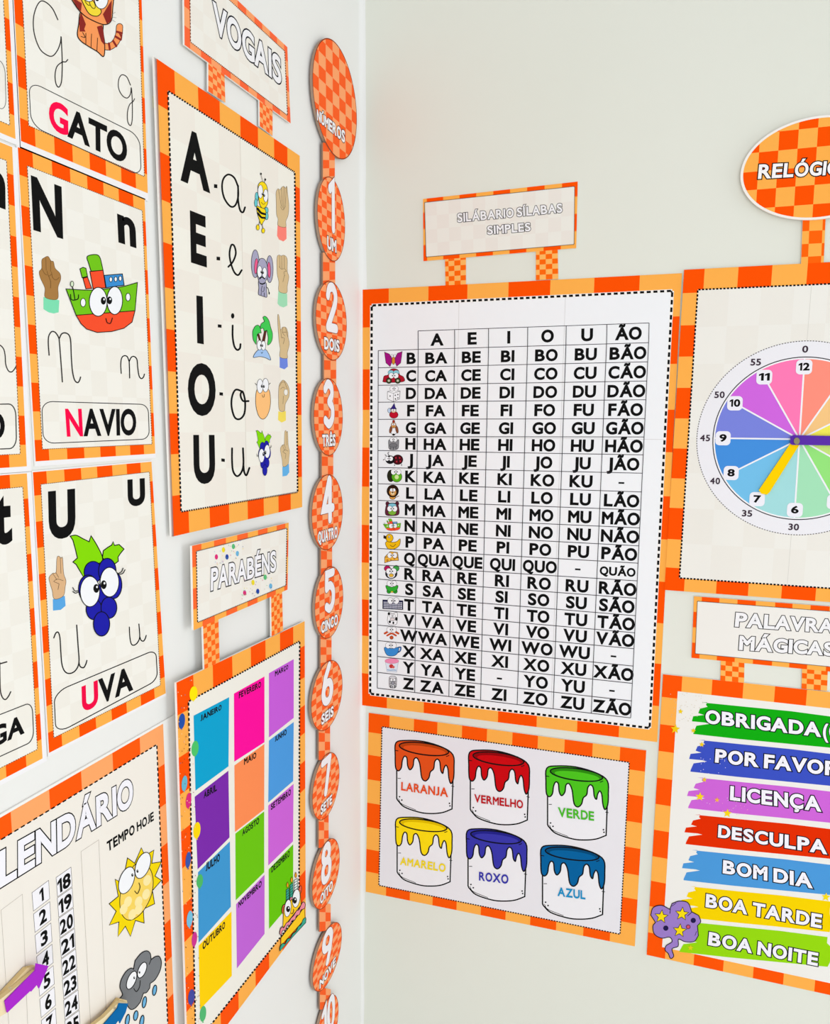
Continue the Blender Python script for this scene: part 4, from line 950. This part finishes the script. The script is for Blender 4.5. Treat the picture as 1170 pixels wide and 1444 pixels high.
def _yog(a):
    a.poly([(208, 1028), (296, 1028), (285, 1096), (219, 1092)], '#DFE5EF', 2, '#9AA6B8').oval(252, 1021, 47, 17, '#F291B4', 2, 0, '#C96A90'); a.oval(248, 1056, 14, 14, '#C93838').oval(262, 1062, 9, 9, '#D9605A')
    a.line([(222, 1080), (240, 1084), (262, 1082), (280, 1084)], 6, '#8FB0D0')
icon('yoghurt_picture', d5, _yog)
def _zeb(a):
    a.blob([(236, 1130), (258, 1122), (282, 1132), (284, 1165), (278, 1200), (240, 1200), (233, 1165)], '#DADADE', 2.5)
    for k in range(6): a.line([(238, 1138 + k * 11), (250, 1143 + k * 11)], 4).line([(280, 1138 + k * 11), (268, 1143 + k * 11)], 4)
    a.oval(259, 1170, 12, 12, '#9A9AA2', 2); small_eyes(a, 259, 1148, 8, 9)
    for x in (245, 258, 272): a.line([(x, 1190), (x, 1204)], 4)
icon('zebra_picture', d5, _zeb)

# ================================================================== wall_right : colour poster
d8 = view(500, 990, .35897)
PK = Plane('R', 0.0022)
pq = V4(d8, (43, 745), (1100, 960), (1145, 190), (55, 42)); pi_ = V4(d8, (95, 720), (1042, 912), (1078, 237), (107, 97))
Q = thing('colour_poster', 'wide poster with six labelled paint pots under the syllable table', 'poster', foot(PK, pq))
plate('board', Q, PK, hmap(homog(UNIT, pq)), SQ, [0] + measured(pq, [d8(x, 0)[0] for x in (137, 233, 325, 422, 520, 620, 720, 825, 935, 1043)], 0, 'top'),
      [0] + measured(pq, [d8(0, y)[1] for y in (118, 207, 303, 395, 490, 577, 665)], 1, 'left'), LIGHT, '#FF5A06', .0016)
page('page', Q, PK, pi_, 1, 1, '#E9E6EA'); dashes(Art(PK), pi_, (96, 62), 1.7).build('dashed_outline', Q)
PAINT = [(162, 160), (200, 151), (270, 155), (345, 178), (386, 208), (390, 258), (388, 300), (378, 320), (370, 300), (366, 262), (358, 248), (350, 262), (346, 280), (338, 268), (334, 235), (324, 224), (314, 235), (310, 262), (297, 275), (291, 298), (277, 310), (263, 296), (256, 245), (245, 220), (233, 225), (229, 252), (217, 266), (208, 250), (205, 220), (195, 213), (187, 230), (183, 258), (172, 270), (161, 258), (159, 210)]
def pot(nm, dst, paint, dark, txt, tq):
    fr = bbox((158, 150, 392, 438), dst, d8)
    a = Art(PK, fr); a.poly(smooth([(165, 200), (165, 290), (165, 378)]) + smooth([(168, 385), (195, 412), (255, 433), (300, 438), (345, 434), (382, 420)]) + [(386, 300), (386, 210), (270, 160)], '#EFEDF0', 5)
    a.poly(smooth(PAINT, True, 4), paint, 5); a.oval(272, 184, 98, 23, dark, 5, 8); a.oval(274, 189, 84, 15, paint, 0, 8)
    a.line([(170, 300), (180, 300)], 2.5).line([(380, 330), (390, 332)], 2.5).line([(172, 380), (185, 400), (240, 424)], 2)
    for x, y in ((374, 408), (372, 398), (176, 372), (185, 385)): a.oval(x, y, 3, 3, BLACK)
    a.line([(360, 214), (370, 210)], 3).line([(160, 190), (170, 192)], 3)
    o = a.build('paint_pot_picture', Q, 'paint pot labelled ' + nm)
    Art(PK, d8, .0012).text(nm, *tq, txt, .04, .11).build('colour_name', o)
pot('LARANJA', (158, 150, 392, 438), '#E4531C', '#B8430F', '#E8501E', [(182, 347), (366, 374), (366, 338), (183, 314)])
pot('VERMELHO', (447, 188, 688, 482), '#CC0A12', '#93060C', '#C0141E', [(470, 394), (661, 419), (661, 387), (470, 362)])
pot('VERDE', (750, 250, 998, 542), '#4EC51F', '#2E8A10', '#4DBB2A', [(800, 451), (940, 467), (940, 431), (798, 413)])
pot('AMARELO', (160, 452, 384, 723), '#FFDF14', '#E2BE00', '#F5DA20', [(178, 639), (356, 669), (358, 637), (180, 609)])
pot('ROXO', (438, 497, 678, 782), '#3B39AA', '#25248A', '#3B39AA', [(488, 701), (603, 715), (604, 679), (488, 667)])
pot('AZUL', (730, 562, 984, 853), '#07629E', '#054A78', '#1B90C6', [(797, 762), (906, 776), (906, 742), (797, 727)])

# ================================================================== wall_right : clock poster
e1, e2 = view(930, 140, .20779), view(930, 400, .20779); e3 = view(930, 640, .22161)
PT = Plane('R', 0.0046)
tTL, tBL = e1(165, 1157), e3(30, 866)
wide = 2 * (PT.at(1127, 617)[0] - PT.at(951, 600)[0])
tTR, tBR = rect_from(PT, tTL, tBL, wide, 0)
tq_ = [tBL, tBR, tTR, tTL]
Tk = thing('clock_poster', 'paper clock poster headed by an orange chequered oval reading RELÓGIO', 'poster', foot(PT, tq_))
ubt = measured(tq_, [e1(x, 0)[0] for x in (305, 535, 765, 1005)], 0, 'top')
plate('board', Tk, PT, hmap(homog(UNIT, tq_)), SQ, [0] + ubt, [0] + measured(tq_, [800, 760, 716, 674.4, 632.3, 590, 547, 503, 459, 413.5], 1, 'left'), DARK, LIGHT, .002)
Hti = hmap(np.linalg.inv(homog(UNIT, tq_)))
p0, p1 = Hti(*e1(262, 1292)), Hti(*e3(122, 790))
ti = inset(tq_, (p0[0] + p1[0]) / 2, (p0[0] + p1[0]) / 2, p1[1], 1 - p0[1])
page('page', Tk, PT, ti, 7, 8, '#EEEBE3', '#ECE8DF'); dashes(Art(PT, PX, .0002), ti, (62, 78), 2.4).build('dashed_outline', Tk)
a = Art(PT, PX, .00016); Ht2 = hmap(homog(UNIT, ti)); a.line([Ht2(.5, 0), Ht2(.5, 1)], .7, '#D9D5CC', caps=False).build('paper_seam', Tk)
ctop, cbot = PT.at(1135.7, 480.2), PT.at(1118.4, 754.6)
cr = (ctop[2] - cbot[2]) / 2; cc = ((ctop[0] + cbot[0]) / 2, PT.p[1], (ctop[2] + cbot[2]) / 2)
kf = lambda u, v: sight((cc[0] + u * cr * 1.0, cc[1], cc[2] + v * cr))
def ringpts(r, n=96): return [(r * math.cos(2 * math.pi * k / n), r * math.sin(2 * math.pi * k / n)) for k in range(n)]
a = Art(PT, kf, .0002); a.polys([ringpts(1.0)], '#EDEBEF'); R0 = .835
a.polys([[(r_ * math.cos(t), r_ * math.sin(t)) for r_, t in ((1.0, 2 * math.pi * k / 240), (.992, 2 * math.pi * k / 240), (.992, 2 * math.pi * (k + .6) / 240), (1.0, 2 * math.pi * (k + .6) / 240))] for k in range(240)], '#55524E')
a.line(ringpts(R0), .010, '#3A3A3E', closed=True, curve=False); a.polys([ringpts(R0 - .006)], '#F4F2F4')
def spoke(h): return math.radians(90 - 30 * h)
for h, c in enumerate(('#FF907D', '#F6C684', '#F6EC5A', '#C6E47C', '#96E37C', '#A5E1B8', '#A4DBDC', '#74BFE8', '#468FDC', '#7A84DB', '#D067DD', '#FF7BB4')):
    a.polys([[(0, 0)] + [((R0 - .02) * math.cos(spoke(h + k / 8)), (R0 - .02) * math.sin(spoke(h + k / 8))) for k in range(9)]], c, bump=False)
a.up()
for h in range(12): a.line([(0, 0), ((R0 - .02) * math.cos(spoke(h)), (R0 - .02) * math.sin(spoke(h)))], .016, '#F2F0F4', caps=False)
face = a.build('clock_face', Tk)
for h in range(1, 13):
    t = spoke(h); x, y = .735 * math.cos(t), .735 * math.sin(t); n = str(h)
    a = Art(PT, kf, .0006); wv = .075
    a.rrect((x - wv, y - .075), (x + wv, y - .075), (x + wv, y + .075), (x - wv, y + .075), .28, .28, 0, fill='#EFEDF4')
    tw = .028 if n == '1' else (.036 if len(n) == 1 else .052)
    a.text(n, (x - tw, y - .036), (x + tw, y - .036), (x + tw, y + .042), (x - tw, y + .042), BLACK, .06, .08).build('hour_number', face)
    m = str((h * 5) % 60); x, y = .914 * math.cos(t), .914 * math.sin(t); tw = .027 if len(m) == 1 else .05
    Art(PT, kf, .0006).text(m, (x - tw, y - .034), (x + tw, y - .034), (x + tw, y + .034), (x - tw, y + .034), '#3A2A38', .035, .13).build('minute_number', face)
def slab(name, off, pts, col, th, label=None):
    return plate(name, Tk, Plane('R', off), PX, pts, [-5000, 5000], [-5000, 5000], col, col, th, col, label=label)
hp = Plane('R', .0075); pc = hp.at(*e2(930, 1066))
far = sight(hp.along(pc, cr * .66, 0))
slab('clock_hand', .0075, [e2(650, 1400) if False else e2(672, 1402), e2(690, 1425), e2(728, 1432), e2(746, 1415), e2(950, 1090), e2(893, 1075)], '#FFD000', .0014, 'yellow hour hand pointing at seven')
slab('clock_hand', .0100, [e2(886, 1088), e2(900, 1094), (far[0], far[1] + 6), (far[0], far[1] - 7), e2(905, 1028), e2(886, 1040)], '#5B30A6', .0014, 'purple minute hand pointing right')
pinf = view(*e2(930, 1068), 1.0)
plate('brass_pin', Tk, Plane('R', .0118), pinf, [(4.2 * math.cos(2 * math.pi * k / 24), 4.8 * math.sin(2 * math.pi * k / 24)) for k in range(24)], [-50, 50], [-50, 50], '#8F8868', '#8F8868', .006, '#8F8868')
# oval heading on its stalk
PO = Plane('R', 0.0085)
ovT, ovB = PO.at(1156.5, 163), PO.at(1151, 309.5); ovx = (ovT[0] + ovB[0]) / 2; orv = (ovT[2] - ovB[2]) / 2; ocz = (ovT[2] + ovB[2]) / 2; orh = ovx - PO.at(1044, 243)[0]
of = lambda u, v: sight((ovx + u * orh, PO.p[1], ocz + v * orv))
ov = plate('oval_sign', Tk, PO, of, ringpts(1, 96), [-2, 2], [-2, 2], '#F4EEE8', '#F4EEE8', .004, '#EDE3DA')
Hof = lambda x, y: ((PO.at(*e1(x, y))[0] - ovx) / orh, (PO.at(*e1(x, y))[2] - ocz) / orv)
ugrid = [Hof(x, 340)[0] for x in (545, 675, 805, 935, 1065, 1197, 1328, 1460, 1592, 1725, 1860)]
while ugrid[0] > -1: ugrid.insert(0, ugrid[0] - (ugrid[1] - ugrid[0]))
vgrid = sorted(Hof(940, y)[1] for y in (-50, 75, 205, 335, 465, 590, 720, 850, 985))
a = Art(PO, of, .00008); BB = {0: [], 1: []}; ring = ringpts(.965, 96); ring = [(x, y * .99) for x, y in ring]
for i in range(len(ugrid) - 1):
    colp = clip(clip(ring, 0, ugrid[i], False), 0, ugrid[i + 1], True)
    if len(colp) < 3: continue
    for j in range(len(vgrid) - 1):
        q = clip(clip(colp, 1, vgrid[j], False), 1, vgrid[j + 1], True)
        if len(q) > 2: BB[(i + j) % 2].append(q)
iu = [k for k in range(len(ugrid) - 1) if ugrid[k] <= Hof(870, 270)[0] < ugrid[k + 1]][0]; jv = [k for k in range(len(vgrid) - 1) if vgrid[k] <= Hof(870, 270)[1] < vgrid[k + 1]][0]
fl = (iu + jv) % 2
a.polys(BB[fl], DARK, bump=False); a.polys(BB[1 - fl], LIGHT, bump=False); a.build('chequered_face', ov)
Art(PO, e1, .0004).text('RELÓGIO', (658, 548), (1228, 516), (1240, 408), (668, 436), '#F8F4F4', .05, .09, edge=.075, ec='#1E1210').build('title_lettering', ov)
stq = V4(e1, (958, 1125), (1112, 1115), (1130, 700), (974, 705))
plate('stalk', Tk, PT, hmap(homog(UNIT, stq)), SQ, [0, .3, .88, 1.1], measured(stq, [e1(0, y)[1] for y in (1060, 975, 890, 800)], 1, 'left') if False else [0, .13, .34, .55, .76, .97, 1.2], LIGHT, '#FF640A', .002, lift=-.0001, flip=0)

# ================================================================== wall_right : magic words poster
e4, e5 = view(900, 930, .23077), view(900, 1160, .23077)
PM = Plane('R', 0.003)
mTL, mBL = e4(150, 90), e5(50, 808)
ctr = (PM.at(*e4(572, 80))[0] + PM.at(*e4(1075, 130))[0]) / 2
mw = 2 * (ctr - (PM.at(*mTL)[0] + PM.at(*mBL)[0]) / 2)
mTR, mBR = rect_from(PM, mTL, mBL, mw, 0)
mq = [mBL, mBR, mTR, mTL]
Wm = thing('magic_words_poster', 'poster of magic words headed PALAVRAS MÁGICAS with coloured brush-stroke bands', 'poster', foot(PM, mq))
plate('board', Wm, PM, hmap(homog(UNIT, mq)), SQ, [0] + measured(mq, [e4(x, 0)[0] for x in (268, 452, 642, 835, 1030)], 0, 'top'),
      [0] + measured(mq, [e5(0, y)[1] for y in (670, 510, 355, 205, 43)] + [e4(0, y)[1] for y in (882, 722, 558, 395, 228)], 1, 'left'), '#FF5504', LIGHT, .0022)
Hmi = hmap(np.linalg.inv(homog(UNIT, mq))); (ua, va), (ub_, vb_) = Hmi(*e4(232, 193)), Hmi(*e5(152, 762))
mi = inset(mq, (ua + ub_) / 2, (ua + ub_) / 2, vb_, 1 - va)
page('page', Wm, PM, mi, 1, 1, '#EFECE6')
sTL, sBL = e3(218, 906), e3(202, 1298); sw = 2 * (ctr - (PM.at(*sTL)[0] + PM.at(*sBL)[0]) / 2)
sTR, sBR = rect_from(PM, sTL, sBL, sw, 0); sgq = [sBL, sBR, sTR, sTL]
plate('sign_board', Wm, PM, hmap(homog(UNIT, sgq)), SQ, [0] + measured(sgq, [e3(x, 0)[0] for x in (268, 380, 495, 612, 735, 845, 960)], 0, 'top'), [0, .25, .5, .75, 1], '#FF5504', LIGHT, .0022, flip=0)
sgi = inset(sgq, .022, .022, .075, .075)
page('sign_page', Wm, PM, sgi, 1, 1, '#EFEBE4'); dashes(Art(PM), sgi, (110, 38), 1.1).build('sign_outline', Wm)
for q in ([(500, 130), (645, 142), (648, -12), (504, -30)], [(996, 178), (1152, 192), (1158, 30), (1000, 18)]):
    q = V4(e4, *q); plate('connector', Wm, PM, hmap(homog(UNIT, q)), SQ, [0, .2, .48, .75, 1], evenly(0, 1, 5), '#FF640C', '#FFB75F', .002, lift=-.0001)
Art(PM, e3).text('PALAVRAS', (471, 1104), (1182, 1152), (1186, 1056), (480, 1004), '#F3F1F2', .06, .07, edge=.055).build('title_lettering', Wm)
Art(PM, e3).text('MÁGICAS', (497, 1252), (1115, 1292), (1120, 1198), (504, 1152), '#F3F1F2', .06, .07, edge=.055).build('title_lettering', Wm)
E4_5 = lambda p: (p[0], p[1] + 996.7)
RAG = [(.0, 1.0), (.35, 1.0), (.30, .92), (.42, .86), (-.02, .80), (-.08, .66), (.30, .60), (-.35, .56), (-.38, .40), (.45, .36), (.75, .32), (-.05, .26), (-.15, .06), (-.15, .0)]
def band(nm, tl, bl, col, endx, texts, f=e4):
    """A brush-stroke band: ragged on the left, running almost level to the right end."""
    (x0, y0), (x1, y1) = tl, bl; n = 100.0
    top = [(x0 + RAG[0][0], y0)]
    def pt(k, v): return (x0 + (x1 - x0) * (1 - v) + k * n, y0 + (y1 - y0) * (1 - v))
    left = [pt(k, v) for k, v in RAG]
    rr_ = random.Random(int(x0 + y0)); right = []
    for i, v in enumerate((0, .12, .3, .45, .6, .8, 1.0)): right.append((endx + rr_.uniform(-25, 25), y0 + (y1 - y0) * (1 - v) + (endx - x0) * .108))
    low = [(x1 + (endx - x1) * t, y1 + (endx - x1) * (.105 + .012 * math.sin(5 * t)) * t) for t in (.3, .6)]
    up_ = [(x0 + 35 + (endx - x0) * t, y0 + (endx - x0) * (.104 + .010 * math.sin(5 * t)) * t) for t in (.6, .3)]
    o = Art(PM, f, .0002).poly(left + low + right + up_, col).build('brush_band', Wm, 'band reading ' + nm)
    a = Art(PM, f, .0003)
    for t, q in texts: a.text(t, *q, '#F4F1F8', .06, .11, edge=.075, ec='#151520', space=.3)
    a.build('band_lettering', o)
band('OBRIGADA(O)', (385, 262), (350, 455), '#10AB10', 1235, [('OBRIGADA', [(402, 394), (1120, 481), (1120, 382), (404, 300)]), ('(O)', [(1122, 484), (1275, 502), (1275, 402), (1122, 384)])])
band('POR FAVOR', (370, 492), (332, 685), '#3C51C0', 1240, [('POR FAVOR', [(460, 634), (1235, 722), (1237, 622), (466, 540)])])
band('LICENÇA', (360, 722), (318, 908), '#CE65D6', 1230, [('LICENÇA', [(552, 864), (1122, 938), (1118, 834), (556, 766)])])
band('DESCULPA', (343, 948), (303, 1128), '#E32E00', 1225, [('DESCULPA', [E4_5(p) for p in ((479, 94), (1158, 202), (1157, 104), (484, 8))])])
band('BOM DIA', (325, 168), (290, 352), '#4C98D8', 1215, [('BOM DIA', [(508, 314), (1070, 410), (1068, 310), (512, 222)])], e5)
band('BOA TARDE', (313, 390), (280, 575), '#F7D200', 1190, [('BOA TARDE', [(403, 520), (1124, 654), (1130, 558), (409, 428)])], e5)
band('BOA NOITE', (320, 608), (265, 790), '#96D710', 1165, [('BOA NOITE', [(418, 752), (1100, 884), (1107, 793), (426, 660)])], e5)
for x, y, r, c in ((225, 425, 30, '#F2CC16'), (257, 318, 17, '#F2CC16'), (335, 435, 16, '#F0D020'), (387, 520, 17, '#F2CC16'), (403, 735, 17, '#F2C12A'), (375, 838, 28, '#F6D41A'), (480, 858, 17, '#F7B24A'), (543, 940, 28, '#F6D41A'), (1145, 1452, 28, '#F6DC1A'), (318, 1762, 20, '#D9D21A')):
    Art(PM, e4, .0006).star(x, y, r, c, 0, -84).build('gold_star', Wm)
a = Art(PM, e4, .0005)
for k in range(90):
    bx, by, c = rr.choice(((290, 330, '#C9BFA8'), (430, 650, '#E8E6FF'), (480, 890, '#F4D9F0'), (280, 250, '#D8C8B0'), (560, 900, '#F3A6C4')))
    a.oval(bx + rr.uniform(-90, 120), by + rr.uniform(-50, 50), 2.2, 2.2, c, n=8)
a.build('glitter_specks', Wm)['kind'] = 'stuff'
a = Art(PM, e5, .0008)
a.poly(smooth([(75, 565), (90, 520), (140, 506), (192, 530)]) + smooth([(205, 495), (250, 480), (302, 490), (325, 545)]) + smooth([(368, 568), (380, 605), (360, 630)]) + smooth([(366, 690), (340, 726), (285, 728), (245, 712), (242, 755), (205, 772), (215, 815), (196, 830), (182, 800), (163, 780), (170, 752), (205, 728), (190, 700), (142, 706), (98, 682), (88, 635), (104, 610)]), '#9C7DC6', 5)
a.line([(195, 530), (192, 555)], 4).line([(325, 548), (300, 570)], 4).line([(205, 510), (230, 492)], 3).line([(345, 690), (355, 665)], 3)
for x, y in ((140, 575), (266, 558), (252, 660)): a.star(x, y, 42, '#F8DC14', 4, -84)
a.oval(335, 598, 14, 14, '#241C50', 3).oval(167, 645, 14, 14, '#241C50', 3).oval(304, 637, 12, 12, '#D0506A', 3)
a.build('magic_puff_picture', Wm)

for o in bpy.data.objects:
    if '_at' in o: del o['_at']
